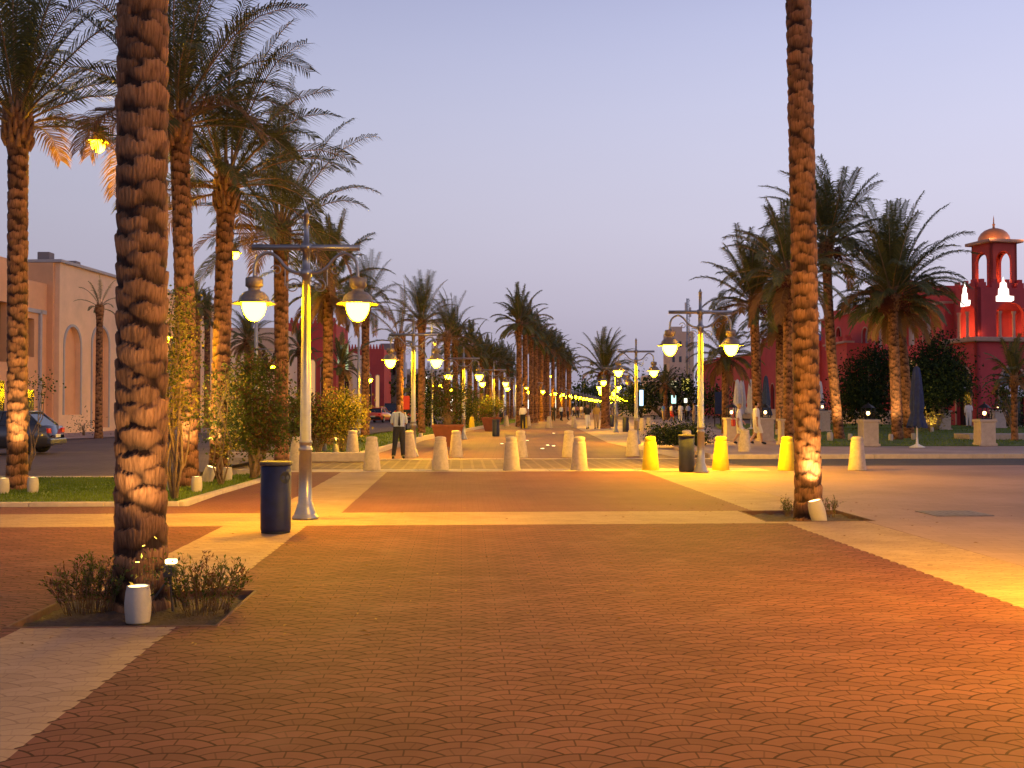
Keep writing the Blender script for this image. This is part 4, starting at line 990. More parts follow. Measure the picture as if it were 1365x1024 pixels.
# outward normal must face +x: ux x z with ux=+y gives (+1,0,0)
hgt = Z(350,59.6)
ops = [(1.6,2.0,Z(553,61),Z(465,62),Z(437,62)),(5.3,2.3,.25,Z(462,65.5),Z(437,65.5)),(9.9,2.3,.25,4.9,6.2),(13.8,2.3,.25,4.9,6.2),(17.7,2.3,.25,4.9,6.2)]
mb = MB(); P = facade(mb, A0, ux, (A1-A0).length, 0, hgt, ops, .7, 3.0)
n0 = ux.cross(Vector((0,0,1)))
mb.build('wall', M['tan_wall'], t)
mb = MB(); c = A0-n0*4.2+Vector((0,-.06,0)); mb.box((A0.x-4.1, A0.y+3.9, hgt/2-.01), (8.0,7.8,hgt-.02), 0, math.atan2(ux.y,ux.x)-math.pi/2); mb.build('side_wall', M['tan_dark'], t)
mb = MB(); mb.box(((A0.x+A1.x)/2-1.5, (A0.y+A1.y)/2, hgt+.08), ((A1-A0).length+.3, 3.4, .16), 0, math.atan2(ux.y,ux.x)); mb.build('roof_edge', M['trim'], t)
for a, b in ((.9,4),(4.6,3)): mb = MB(); mb.bbox((A0.x-1.2, A0.y+a, hgt+.42), (.7,.7,.55), .04); mb.build('roof_vent', M['grey_wall'], t)
for i, op in enumerate(ops):
    w_ = panes(t, P, op, .7, M['grey_wall'], M['trim'], .14)
    if i == 0:
        q = MB(); q.add([P(1.9,Z(492,61),.62), P(2.3,Z(492,61),.62), P(2.3,Z(448,61),.62), P(1.9,Z(448,61),.62)], [(0,1,2,3)]); q.build('lit_pane', M['green_light'], w_)
        q = MB(); q.add([P(1.7,1.2,.62), P(2.5,1.2,.62), P(2.5,Z(523,61),.62), P(1.7,Z(523,61),.62)], [(0,1,2,3)]); q.build('dark_pane', M['glass'], w_)
B0 = Vector((-26.5-.65, 44.0, 0)); B1 = Vector((-26.35, 59.6, 0)); ux2 = (B1-B0).normalized(); hb = Z(372,57)
ops2 = [(4.0,2.2,.2,3.0,3.05),(4.0,2.2,4.2,6.6,6.65),(9.3,1.5,.3,3.2,3.25),(12.9,1.0,1.6,4.0,4.05)]
ops2 = [(3.0,2.4,4.3,7.1,7.15),(7.5,2.4,4.3,7.1,7.15),(10.6,1.6,3.9,7.0,7.05),(13.6,.9,Z(475,57),Z(424,57),Z(423,57))]
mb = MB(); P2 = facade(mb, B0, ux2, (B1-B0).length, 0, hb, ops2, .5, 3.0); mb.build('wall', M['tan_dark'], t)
for i, op in enumerate(ops2): panes(t, P2, op, .5, M['glass'])
for a, w_, zb, zt in ((13.6,.9,Z(552,57),Z(520,57)),(10.0,2.0,.1,2.9)):
    q = MB(); q.plate([(a-w_/2,zb),(a+w_/2,zb),(a+w_/2,zt),(a-w_/2,zt)], tuple(B0+ux2.cross(Vector((0,0,1)))*.02), tuple(ux2), (0,0,1), .05); q.build('door', M['glass'], t)
q = MB()
nn2 = ux2.cross(Vector((0,0,1)))
for (a, b, c_, d) in ((12.6,Z(410,56),3.0,.22),(14.6,Z(480,57),.2,Z(410,56)-.4)):
    cc = B0+ux2*(a+c_/2 if c_ > 1 else a)+nn2*.06
    if c_ > 1: q.box((cc.x,cc.y,b), (c_-.8,.14,.22), 0, math.atan2(ux2.y,ux2.x))
    else: q.box((cc.x,cc.y,Z(410,56)/2), (.2,.14,Z(410,56)+.2), 0, math.atan2(ux2.y,ux2.x))
q.build('trim', M['trim'], t)
q = MB()
for a, w_, h_ in ((2.0,4.4,1.6),(6.5,3.4,1.1),(10.4,2.5,.9),(12.2,1.0,.45)):
    cc = B0+ux2*a-nn2*1.2; q.box((cc.x,cc.y,hb+h_/2), (w_,2.2,h_), 0, math.atan2(ux2.y,ux2.x))
q.build('parapet', M['tan_dark'], t)

def block(name, label, cat, px0, px1, D, ytop, wm, wins=(), extra=None, depth=8, rz=0, group=None):
    """a block house facing the camera side, with window parts: (px, y0, y1, wpx, mat, arched)"""
    t = thing(name, label, cat, (0,0,0), 0, group)
    x0, x1, h = X(px0,D), X(px1,D), Z(ytop,D)
    ops = [(X(p,D)-x0, w_*D/F, max(.05, Z(y1,D)), Z(y0,D)-(w_*D/F*.5 if ar else .05), Z(y0,D)) for (p, y0, y1, w_, mt, ar) in wins]
    # keep openings that overlap in x apart: facade() takes one per column
    cols = {}
    for o_, wn in zip(ops, wins): cols.setdefault(round(o_[0],1), []).append((o_, wn))
    first = [v[0] for v in cols.values()]
    mb = MB(); P = facade(mb, (x0, D, 0), (1,0,0), x1-x0, 0, h, [f[0] for f in first], .3, depth)
    mb.build('wall', wm, t)
    for v in cols.values():
        for k, (o_, wn) in enumerate(v):
            if k == 0: panes(t, P, o_, .3, wn[4], M['red_trim'] if wn[5] else None, .08)
            else:
                q = MB(); q.plate([(a, b) for a, b in arch_pts(o_[1], o_[2], o_[3], o_[4])], (x0+o_[0], D-.03, 0), (1,0,0), (0,0,1), .08); q.build('window', wn[4], t)
    return t, x0, x1, h
def crenels(t, x0, x1, D, h, n, mt, depth=8):
    m = MB(); s = (x1-x0)/n; pl = [(0,-.02)]
    for i in range(n):
        for fa, z_ in ((.19,.1),(.19,.4),(.35,.4),(.35,.68),(.65,.68),(.65,.4),(.81,.4),(.81,.1)): pl.append((s*(i+fa), z_))
    pl.append((x1-x0,-.02)); m.plate(pl, (x0, D+.05, h), (1,0,0), (0,0,1), .4)
    m.build('battlement', mt, t)
GL = M['glass']
t, a, b, h = block('red_shop_house', 'bright red house wall with a white diamond seen between left trunks', 'building', 252, 274, 84, 428, M['red_wall2'], [(263,520,566,9,GL,True)])
q = MB(); q.plate([(0,-.35),(.28,0),(0,.35),(-.28,0)], (X(266,84), 83.94, Z(458,84)), (1,0,0), (0,0,1), .05); q.build('diamond_emblem', M['white_wall'], t)
block('pale_house', 'pale beige house just right of the diamond-marked red wall', 'building', 275, 306, 88, 440, M['beige_wall'], [(283,500,560,10,GL,True),(298,500,560,8,M['warm_light'],True)])
t, a, b, h = block('rose_house', 'rose-beige house behind the bushy dark tree', 'building', 308, 372, 96, 437, M['beige_wall'], [(320,470,500,8,GL,False),(336,470,500,8,GL,False),(352,470,500,8,GL,True),(366,470,500,6,GL,False)])
t, a, b, h = block('red_arcade_house', 'long red house behind the nearest left lamp post', 'building', 372, 448, 112, 432, M['red_wall2'], [(385,480,540,8,GL,True),(400,480,540,8,GL,True),(416,480,540,8,M['warm_light'],True),(432,480,540,8,GL,True)])
crenels(t, a, b, 112, h, 12, M['red_wall2'])
t, a, b, h = block('green_sign_house', 'grey-pink house carrying the pale green lit sign', 'building', 440, 470, 116, 470, M['beige_wall'], [(446,505,545,6,GL,False),(462,505,545,6,GL,False)])
t = thing('lit_sign', 'pale green lit sign with a dark green curved emblem', 'sign', (X(457,110), 110, 0))
q = MB(); q.bbox((0,0,Z(478,110)), (X(464,110)-X(450,110), .3, Z(460,110)-Z(495,110)), .04); q.build('panel', mat('sign_green', (.5,.6,.45), .5, emit=(.55,.75,.38), es=.55), t)
q = MB(); zc = Z(479,110); q.tube([(.32*math.cos(R(a_)), -.2, zc+.05+.42*math.sin(R(a_))) for a_ in range(170, 375, 12)]+[(.34,-.2,zc+.45)], .085, 6); q.tube([(-.32,-.2,zc+.1),(-.34,-.2,zc+.45)], .085, 6); q.build('emblem', mat('emblem_green', (.02,.12,.03), .5), t)
MB().tube([(0,0,0),(0,0,Z(495,110))], .12, 8).build('post', M['lamp_metal'], t)
t, a, b, h = block('crenellated_red_house', 'dark red crenellated house above the taxis', 'building', 463, 512, 140, 466, M['red_wall2'], [(472,500,545,5,GL,True),(482,500,545,5,GL,True),(492,500,545,5,GL,True),(503,500,545,5,M['warm_light'],True)])
crenels(t, a, b, 140, h, 12, M['red_wall2'])
block('grey_tower_house', 'plain grey block rising above the crenellated red house', 'building', 507, 533, 150, 458, M['grey_wall'], [(514,490,500,5,GL,False),(525,490,500,5,GL,False),(514,510,522,5,GL,False)])
t, a, b, h = block('white_colonnade_house', 'white building with slim pillars behind the second left street lamp', 'building', 537, 592, 130, 492, M['white_wall'], [(544,500,552,6,M['grey_wall'],True),(555,500,552,6,GL,True),(566,500,552,6,M['white_light'],True),(577,500,552,6,GL,True)])
m_ = MB()
for p in (541,549.5,560.5,571.5,583): m_.tube([(X(p,130),129.7,0),(X(p,130),129.7,h+.8)], .16, 8)
m_.build('pillar_row', M['white_wall'], t)
block('beige_shop_row', 'low lit shops seen between the trunks left of the far lamps', 'building', 596, 668, 185, 520, M['beige_wall'], [(604,530,548,7,M['white_light'],False),(618,530,548,8,M['warm_light'],False),(634,530,548,8,GL,False),(650,530,548,8,M['warm_light'],False)])
block('far_shop_row', 'small far shops with white lit windows behind the tight palm group', 'building', 700, 760, 320, 527, M['beige_wall'], [(706,533,545,5,M['white_light'],False),(722,533,545,5,M['warm_light'],False),(738,533,545,6,M['white_light'],False),(752,533,545,4,M['warm_light'],False)])
# right far flats
t, a, b, h = block('beige_flats', 'pale beige multi-storey flats behind the nearest right lamp', 'building', 893, 925, 190, 442, M['beige_wall'], [(898,455,463,3.5,GL,False),(907,455,463,3.5,GL,False),(916,455,463,3.5,GL,False),(898,475,483,3.5,GL,False),(907,475,483,3.5,GL,False),(916,475,483,3.5,GL,False)])
q = MB(); q.box((X(904,190), 193, h+.5), (2.0,3,1.0)); q.build('roof_room', M['beige_wall'], t)
t, a, b, h = block('pink_flats', 'lower pinkish flats with flat roof right of the neon sign', 'building', 862, 900, 180, 500, M['beige_wall'], [(868,508,514,3.5,GL,False),(878,508,514,3.5,GL,False),(888,508,514,3.5,GL,False),(868,520,527,3.5,GL,False),(878,520,527,3.5,GL,False)])
t = thing('mast', 'thin lattice antenna mast behind the nearest right lamp', 'mast', (X(917,150),150,0))
zt = Z(398,150); q = MB()
for dx, dy in ((-.3,-.3),(.3,-.3),(0,.3)): q.tube([(dx,dy,0),(dx*.5,dy*.5,zt)], .05, 5)
for k in range(24): z_ = zt*k/24; q.tube([(-.3,-.3,z_),(.3,-.3,z_+zt/48)], .03, 4); q.tube([(.3,-.3,z_+zt/48),(0,.3,z_+zt/24)], .03, 4)
q.build('lattice', M['lamp_metal'], t); q = MB(); q.bbox((.3,-.4,zt-2), (.3,.2,1.4), .05); q.bbox((-.35,-.4,zt-1.2), (.25,.2,1.2), .05); q.build('antenna', M['white_wall'], t)
# signs with coloured light
def sign(px, y0, y1, wpx, D, mt, label, post=True):
    t = thing('lit_sign', label, 'sign', (X(px,D), D, 0), 0)
    q = MB(); q.bbox((0,0,(Z(y0,D)+Z(y1,D))/2), (wpx*D/F,.25,Z(y0,D)-Z(y1,D)), .05); q.build('panel', mt, t)
    q = MB(); q.tube([(0,.2,0),(0,.2,Z(y0,D))], .08, 6); q.build('post', M['iron'], t)
sign(855, 520, 541, 5, 125, glow('neon_blue', (.55,.8,1), 2.0), 'white-blue neon sign left of the dark garden trees')
sign(914, 505, 521, 10, 140, glow('neon_yellow', (.9,.7,.12), 1.0), 'yellow lit hoarding before the far flats')
sign(898, 508, 516, 7, 138, glow('neon_warm', (1,.85,.45), 1.6), 'small warm white sign left of the yellow hoarding')
sign(898, 527, 538, 6, 122, glow('neon_cyan', (.6,1,.9), 1.6), 'pale cyan neon below the small warm sign')
sign(914, 531, 537, 4, 122, glow('neon_cream', (1,.95,.7), 1.8), 'tiny cream light left of the nearest right lamp post')

# red hotel
t = thing('red_hotel', 'long dark red hotel with arched windows and stepped roofline behind the garden', 'building')
XH = 33.0
def hseg(Da, Db, x_, h_, wins, cren=0, mt='red_wall'):
    """facade turned to the promenade (normal -x), from Db (far) to Da (near)"""
    mb = MB(); o_ = Vector((x_, Db, 0)); L_ = Db-Da
    byc = {}
    for w_ in wins: byc.setdefault(w_[0], []).append(w_)
    P = facade(mb, o_, (0,-1,0), L_, 0, h_, [v[0][:5] for v in byc.values()], .3, .6)
    mb.box((x_+3.3, (Da+Db)/2, h_/2-.02), (5.4, L_-.02, h_-.04))
    mb.build('wall', M[mt], t)
    for v in byc.values():
        for k, w_ in enumerate(v):
            if k == 0: panes(t, P, w_[:5], .3, w_[5], M['red_trim'] if len(w_) > 6 else None, .1)
            else:
                q = MB(); q.plate(arch_pts(w_[1], w_[2], w_[3], w_[4]), (x_-.03, Db-w_[0], 0), (0,-1,0), (0,0,1), .1); q.build('window', w_[5], t)
    q = MB(); q.box((x_+.2, (Da+Db)/2, h_+.09), (1.0, L_+.1, .18)); q.build('cornice', M['red_trim'], t)
    if cren:
        q = MB(); s = L_/cren; pl = [(.05,.1)]
        for i in range(cren):
            for fa, z_ in ((.2,.25),(.2,.5),(.35,.5),(.35,.76),(.65,.76),(.65,.5),(.8,.5),(.8,.25)): pl.append((s*(i+fa), z_))
        pl.append((L_-.05,.1)); q.plate(pl, (x_+.1, Db, h_), (0,-1,0), (0,0,1), .5)
        q.build('battlement', M[mt], t)
GS = M['glass_sky']
hseg(80, 92, XH, 9.4, [(1.6,1.5,6.6,8.1,8.6,GS,1),(1.6,1.4,3.4,4.8,5.4,GL),(5.0,2.0,6.6,8.1,8.8,GS,1),(5.0,1.8,3.4,4.8,5.4,M['warm_light']),(8.6,1.5,6.6,8.1,8.6,GS,1),(8.6,1.4,3.4,4.8,5.4,GL)], 0)
hseg(92, 100, XH, 9.9, [(2,1.6,6.8,8.2,8.9,GS,1),(5.6,1.6,6.8,8.2,8.9,GS,1),(2,1.3,1,3,3.6,GL),(5.6,1.3,1,3,3.6,GL)], 0)
hseg(96.5, 103, XH-2.2, 7.4, [(3.2,1.6,2.2,4.6,5.4,GL,1)], 3, 'red_wall2')
hseg(100, 112, XH, 10.6, [(2.5,1.6,7.4,8.8,9.5,GS,1),(6,1.6,7.4,8.8,9.5,GL,1),(9.5,1.6,4,6,6.8,GL,1)], 4)
hseg(112, 126, XH-1.0, 8.6, [(3,2,4.6,6.4,7.2,GL,1),(3,2,1,2.8,3.6,M['warm_light'],1),(8,2,4.6,6.4,7.2,GL,1),(8,2,1,2.8,3.6,GL,1),(12,1.4,4.6,6.4,7,GS,1)], 0, 'red_wall2')
hseg(126, 140, XH, 9.8, [(3,2,1,3.4,4.4,GL,1),(7,2,1,3.4,4.4,GL,1),(11,2,1,3.4,4.4,M['warm_light'],1)], 5)
hseg(140, 158, XH-1.2, 8.4, [(3,2.2,1,4,5.2,GL,1),(8,2.2,1,4,5.2,GL,1),(13,2.2,1,4,5.2,GL,1)], 0, 'red_wall2')
hseg(158, 185, XH, 8.6, [(4,2.4,1,4,5.2,GL,1),(10,2.4,1,4,5.2,GL,1),(16,2.4,1,4,5.2,GL,1),(22,2.4,1,4,5.2,M['warm_light'],1)], 8)
# roof rooms and a curled gable
for c_, d_ in (((XH+2.6, 88.5, 10.4), (4,4.2,2.2)),((XH+2.6, 96, 11.2), (4,5,3.0)),((XH+2.4, 84, 9.9), (3.4,3,1.2))): q = MB(); q.box(c_, d_); q.build('roof_room', M['red_wall'], t)
for c_, k_2 in (((XH+1.2,90.5,11.5),1),((XH+1.2,85.6,10.5),.85)): q = MB(); q.lathe([(.95*k_2,0),(.9*k_2,.4),(.6*k_2,.8),(.2*k_2,1.0),(0,1.02)], c_, 16); q.build('roof_dome', M['red_wall2'], t)
q = MB(); q.add([(XH-1.5,118,8.7),(XH-1.5,125,8.7),(XH+3,125,8.7),(XH+3,118,8.7),(XH+.6,121.5,11.4)], [(0,1,4),(1,2,4),(2,3,4),(3,0,4),(3,2,1,0)]); q.build('blue_roof', mat('blue_tiles', (.05,.09,.2), .6, noise=(3,.2)), t)
q = MB(); q.bbox((XH-2.5,112,.6), (3,60,1.2), .05); q.build('terrace_wall', M['beige_wall'], t)

# corner tower of the hotel
tx, ty = X(1303,76), 76.0
t = thing('domed_tower', 'red corner tower with open arched kiosk and small copper dome', 'tower', (tx, ty, 0), R(12))
# local frame: the near corner at the origin, left face along (-x... ) and right face along +x
def tower_stage(t, w_, d_, z0, z1, opsL, opsR, mt, off, thick=.3, back=True, name='wall', closed=False):
    mb = MB(); ox, oy = off
    PR = facade(mb, (ox, oy, 0), (1,0,0), w_, z0, z1, opsR, thick, thick, closed=closed)
    PLf = facade(mb, (ox, oy+d_, 0), (0,-1,0), d_, z0, z1, opsL, thick, thick, closed=closed)
    if back:
        facade(mb, (ox+w_, oy+d_, 0), (-1,0,0), w_, z0, z1, [(w_-c,)+tuple(r_) for (c, *r_) in opsR], thick, thick, closed=closed)
        facade(mb, (ox+w_, oy, 0), (0,1,0), d_, z0, z1, [(d_-c,)+tuple(r_) for (c, *r_) in opsL], thick, thick, closed=closed)
    mb.build(name, M[mt], t); return PR, PLf
Wd, Dd = 7.4, 3.3
opR0 = [(2.9,2.2,.15,2.9,4.5),(6.0,1.6,.15,2.6,3.9)]; opL0 = [(1.75,1.7,.15,2.9,4.5)]
PR0, PL0 = tower_stage(t, Wd, Dd, 0, 6.25, opL0, opR0, 'red_wall', (0,0), closed=True)
for o_ in opR0: panes(t, PR0, o_, .3, GL, M['red_trim'], .14)
for o_ in opL0: panes(t, PL0, o_, .3, GL, M['red_trim'], .14)
q = MB(); q.bbox((Wd/2-.0, Dd/2, 6.42), (Wd+.8, Dd+.8, .34), .08); q.build('ledge', M['red_trim'], t)
z1 = 6.59; z2 = Z(382,76)
opR1 = [(2.7,2.3,z1+.05,z1+1.75,z1+2.6),(6.0,1.6,z1+.05,z1+1.6,z1+2.3)]; opL1 = [(1.6,1.9,z1+.05,z1+1.7,z1+2.5)]
tower_stage(t, Wd-.5, Dd-.5, z1, z2, opL1, opR1, 'red_wall', (.25,.25))
for x_, y_ in ((2.35,.35),(3.5,.35),(5.6,.35),(6.9,.35),(.35,1.3),(.35,2.3)):
    q = MB(); q.lathe([(.16,0),(.16,.1),(.11,.15),(.1,1.7),(.16,1.85),(.16,1.95)], (x_-.15, y_+.05, z1), 12); q.build('column', M['red_trim'], t)
for i in range(10):
    q = MB(); cx, cy, dx, dy = (.7+i*1.05,.42,.6,.3) if i < 7 else (.42,.9+(i-7)*.95,.3,.6)
    st_ = [(-.3,0),(.3,0),(.3,.38),(.15,.38),(.15,.62),(-.15,.62),(-.15,.38),(-.3,.38)]
    if i < 7: q.plate(st_, (cx, cy-.15, z2), (1,0,0), (0,0,1), .3)
    else: q.plate(st_, (cx-.15, cy, z2), (0,-1,0), (0,0,1), .3)
    q.build('merlon', M['red_wall'], t)
# lit lantern-shaped windows
shape = [(-.62,0),(.62,0),(.85,.12),(.85,.42),(.45,.45),(.42,.95),(.28,1.05),(.25,1.4),(.08,1.5),(0,1.85),(-.08,1.5),(-.25,1.4),(-.28,1.05),(-.42,.95),(-.45,.45),(-.62,.4)]
q = MB(); q.plate([(a*1.0,b*.97) for a, b in shape], (2.4,.22,Z(398,76)-.15), (1,0,0), (0,0,1), .06); q.build('lit_window', M['white_light'], t)
q = MB(); q.plate([(a*.75,b*.97) for a, b in shape], (.22,1.7,Z(400,76)-.3), (0,-1,0), (0,0,1), .06); q.build('lit_window', M['white_light'], t)
# kiosk
ka = 2.2; kz0, kz1 = z2-.1, Z(320,76)
opk = [(ka/2,1.3,kz0+.35,kz1-1.35,kz1-.6)]
q_off = (1.7,.7)
tower_stage(t, ka, ka, kz0, kz1, opk, opk, 'red_wall2', q_off, .2, True, 'kiosk')
kc = (q_off[0]+ka/2, q_off[1]+ka/2)
q = MB(); q.bbox((kc[0],kc[1],kz1+.12), (ka+.7,ka+.7,.24), .06); q.build('cornice', M['red_trim'], t)
q = MB(); q.lathe([(1.12,0),(1.12,.12),(1.08,.35),(.92,.62),(.66,.84),(.34,.97),(.1,1.02),(.07,1.2),(.12,1.28),(.05,1.36),(.035,1.7),(0,2.0)], (kc[0],kc[1],kz1+.24), 28); q.build('dome', M['gold_dome'], t)
# awnings and step
q = MB()
for (cx, L_) in ((2.9,2.2),(6.0,1.8)):
    q.add([(cx-L_/2,-.02,3.1),(cx+L_/2,-.02,3.1),(cx+L_/2,-.95,2.55),(cx-L_/2,-.95,2.55),(cx-L_/2,-.95,2.25),(cx+L_/2,-.95,2.25)], [(0,1,2,3),(3,2,5,4)])
q.add([(-.02,2.75,3.1),(-.02,.85,3.1),(-.95,.85,2.55),(-.95,2.75,2.55),(-.95,.85,2.25),(-.95,2.75,2.25)], [(0,1,2,3),(3,2,4,5)]); q.build('awning', M['awning'], t)
q = MB(); q.bbox((3,-1.4,.08), (8,2.4,.16), .03); q.build('steps', M['kerb'], t)
def pt(loc, e, c=(1,.45,.15), r_=.15):
    ld = bpy.data.lights.new('tower_light', 'POINT'); ld.energy = e*.8; ld.color = c; ld.shadow_soft_size = r_
    o = bpy.data.objects.new('tower_light', ld); col.objects.link(o); o.parent = t; o.location = loc
pt((kc[0],kc[1],kz0+.6), 110); pt((2.7,1.6,z1+.4), 140, (1,.5,.12)); pt((1.0,1.7,z1+.3), 60); pt((6,1.6,z1+.4), 60); pt((.3,.1,z1+.25), 10); pt((kc[0]-1.35,kc[1]-1.6,kz1+.5), 60); pt((kc[0]+1.5,kc[1]-1.6,kz1+.5), 40)

# ---------------------------------------------------------------- garden furniture
def pedestal(px, D, label, w_=.66, h=.98, lit=True):
    t = thing('stone_pedestal', label, 'pedestal', (X(px,D), D, .12), TH, 'stone pedestals of the garden')
    q = MB(); q.bbox((0,0,h*.46), (w_*.86,w_*.86,h*.88), .015); q.build('shaft', M['kerb'], t)
    q = MB(); q.bbox((0,0,.05), (w_,w_,.1), .015); q.build('base', M['kerb'], t)
    q = MB(); q.bbox((0,0,h-.05), (w_,w_,.1), .02); q.build('cap', M['kerb'], t)
    if lit:
        l = thing('garden_lantern', 'black square lantern glowing on ' + label.replace('stone pedestal', 'the stone pedestal'), 'lantern', (X(px,D), D, .12+h), TH, 'black lanterns on pedestals')
        f_ = MB(); s = w_*.27
        for sx in (-1,1):
            for sy in (-1,1): f_.tube([(sx*s,sy*s,0),(sx*s,sy*s,.42)], .02, 5)
        f_.box((0,0,.02), (s*2.2,s*2.2,.04)); f_.lathe([(s*1.5,.42),(s*.8,.52),(.03,.58),(0,.64)], n=4)
        for a in range(3):
            f_.tube([(-s,-s,.1+.1*a),(s,-s,.1+.1*a)], .008, 4); f_.tube([(-s,s,.1+.1*a),(s,s,.1+.1*a)], .008, 4)
        f_.build('frame', M['iron'], l)
        b = MB(); b.lathe([(0,.15),(.05,.17),(.065,.22),(.05,.28),(0,.3)], n=12); b.build('bulb', M['lant'], l)
M['lant'] = glow('lantern_bulb', (1,.6,.22), 9)
pedestal(1157, 38.5, 'stone pedestal right of the lone tan bollard')
pedestal(1312, 39.0, 'stone pedestal on the lawn near the right edge')
pedestal(975, 44.5, 'stone pedestal right of the nearest right lamp post')
pedestal(1020, 44.0, 'stone pedestal right of the couple in white')
pedestal(1049, 40.2, 'stone pedestal peeping behind the nearest right trunk')
pedestal(1096, 60, 'stone pedestal left of the tallest garden palm', .8, 1.2)
pedestal(1256, 64, 'stone pedestal under the larger dark tree', .85, 1.2)
pedestal(1330, 70, 'stone pedestal before the tower steps', .85, 1.2)
def parasol(px, D, h, mt, label, s=1.0, z=.12, base=True):
    t = thing('closed_parasol', label, 'parasol', (X(px,D), D, z), 0, 'closed parasols')
    q = MB(); q.tube([(0,0,0),(0,0,h)], .028*s, 10); q.build('pole', M['white_paint'], t)
    n = 40; prof = [(.03,h+.03),(.09,h-.04),(.13,h-.35),(.17,h-.9),(.20,h-1.4),(.16,h-1.62),(.23,h-1.9),(.27,h-2.12)]
    q = MB(); vs = []; fs = []
    for i, (r_, z_) in enumerate(prof):
        for k in range(n):
            a = 2*math.pi*k/n; rr = r_*s*(1+.22*math.sin(a*8+i*.25)*(i/8+.3))
            vs.append((rr*math.cos(a), rr*math.sin(a), z_+(.05*math.sin(a*8) if i == len(prof)-1 else 0)))
    for i in range(len(prof)-1):
        for k in range(n): fs.append((i*n+k, i*n+(k+1)%n, (i+1)*n+(k+1)%n, (i+1)*n+k))
    q.add(vs, fs, 0, True); q.build('canopy', mt, t)
    q = MB(); q.lathe([(0,0),(.26,0),(.27,.03),(.12,.09),(.045,.14),(.035,.35)], n=24); q.build('base', M['white_paint'], t)
    q = MB(); q.lathe([(.0,h+.12),(.02,h+.1),(.03,h+.03)], n=8); q.build('finial', M['rachis'], t)
parasol(1222, 37.2, 2.85, M['navy_cloth'], 'closed navy parasol on white stand at the lawn edge', 1.15)
for px, D, lb in ((983,66,'closed pale parasol in front of the hotel, left one of the close pair'),(989,67,'closed pale parasol, right one of the close pair'),(1001,66,'closed pale parasol standing just right of the close pair'),(1093,70,'closed white parasol right of the nearest right trunk')):
    parasol(px, D, 3.1, M['white_cloth'], lb, 1.2)
parasol(1021, 58, 3.1, M['navy_cloth'], 'closed navy parasol left of the nearest right trunk', 1.1)
# dark blue cloth awning by the hotel
t = thing('cloth_screen', 'dark blue cloth screen hanging in front of the hotel arcade', 'screen', (X(961,76), 76, .1))
q = MB(); vs = []; n = 30; w_ = 16*76/F
for i in range(n+1):
    x_ = -w_/2+w_*i/n; y_ = .06*math.sin(i*1.9); vs += [(x_, y_, .9), (x_, y_*.4, 2.5)]
q.add(vs, [(2*i,2*i+2,2*i+3,2*i+1) for i in range(n)], 0, True); q.build('cloth', M['navy_cloth'], t)
q = MB(); 
for x_ in (-w_/2, 0, w_/2): q.tube([(x_,.1,0),(x_,.1,2.6)], .04, 6)
q.build('frame', M['iron'], t)

# manhole cover
o = MB(); o.bbox((0,0,.004), (.86,.72,.012), .004)
for i in range(7): o.box((-.33+i*.11,0,.0115), (.05,.6,.004))
o = o.build('manhole_cover', mat('cover_steel', (.16,.14,.15), .6, .3, noise=(9,.3))); o.location = (X(1270,15.6), 15.6, .003); o.rotation_euler = (0,0,TH); tag(o, 'flat grey metal cover in the paving right of the right palm', 'manhole cover')

# ground lights beyond the crossing
gm = MB(); gm.lathe([(0,.02),(.06,.018),(.08,.01)], n=14, m=1); gm.lathe([(.08,.012),(.105,.012),(.11,0)], n=14, m=0)
gme = gm.mesh('ground_light', [M['lamp_metal'], glow('ground_lens', (1,.72,.35), 9)])
for i, (px, py, lb) in enumerate([(738,578,'farthest ground light set in the promenade'),(703,587.6,'ground light left of centre, second farthest'),(669,592,'leftmost ground light in the promenade'),(738,595,'right ground light in line with the farthest one'),(723,598.5,'nearest ground light in the promenade'),(730,594,'dim ground light between the two right ones')]):
    x_, y_ = G(px, py); o = put('ground_light', gme, None, (x_, y_, .003)); tag(o, lb, 'ground light', 'ground lights in the promenade')
    o.scale = (.9, .9, 1)

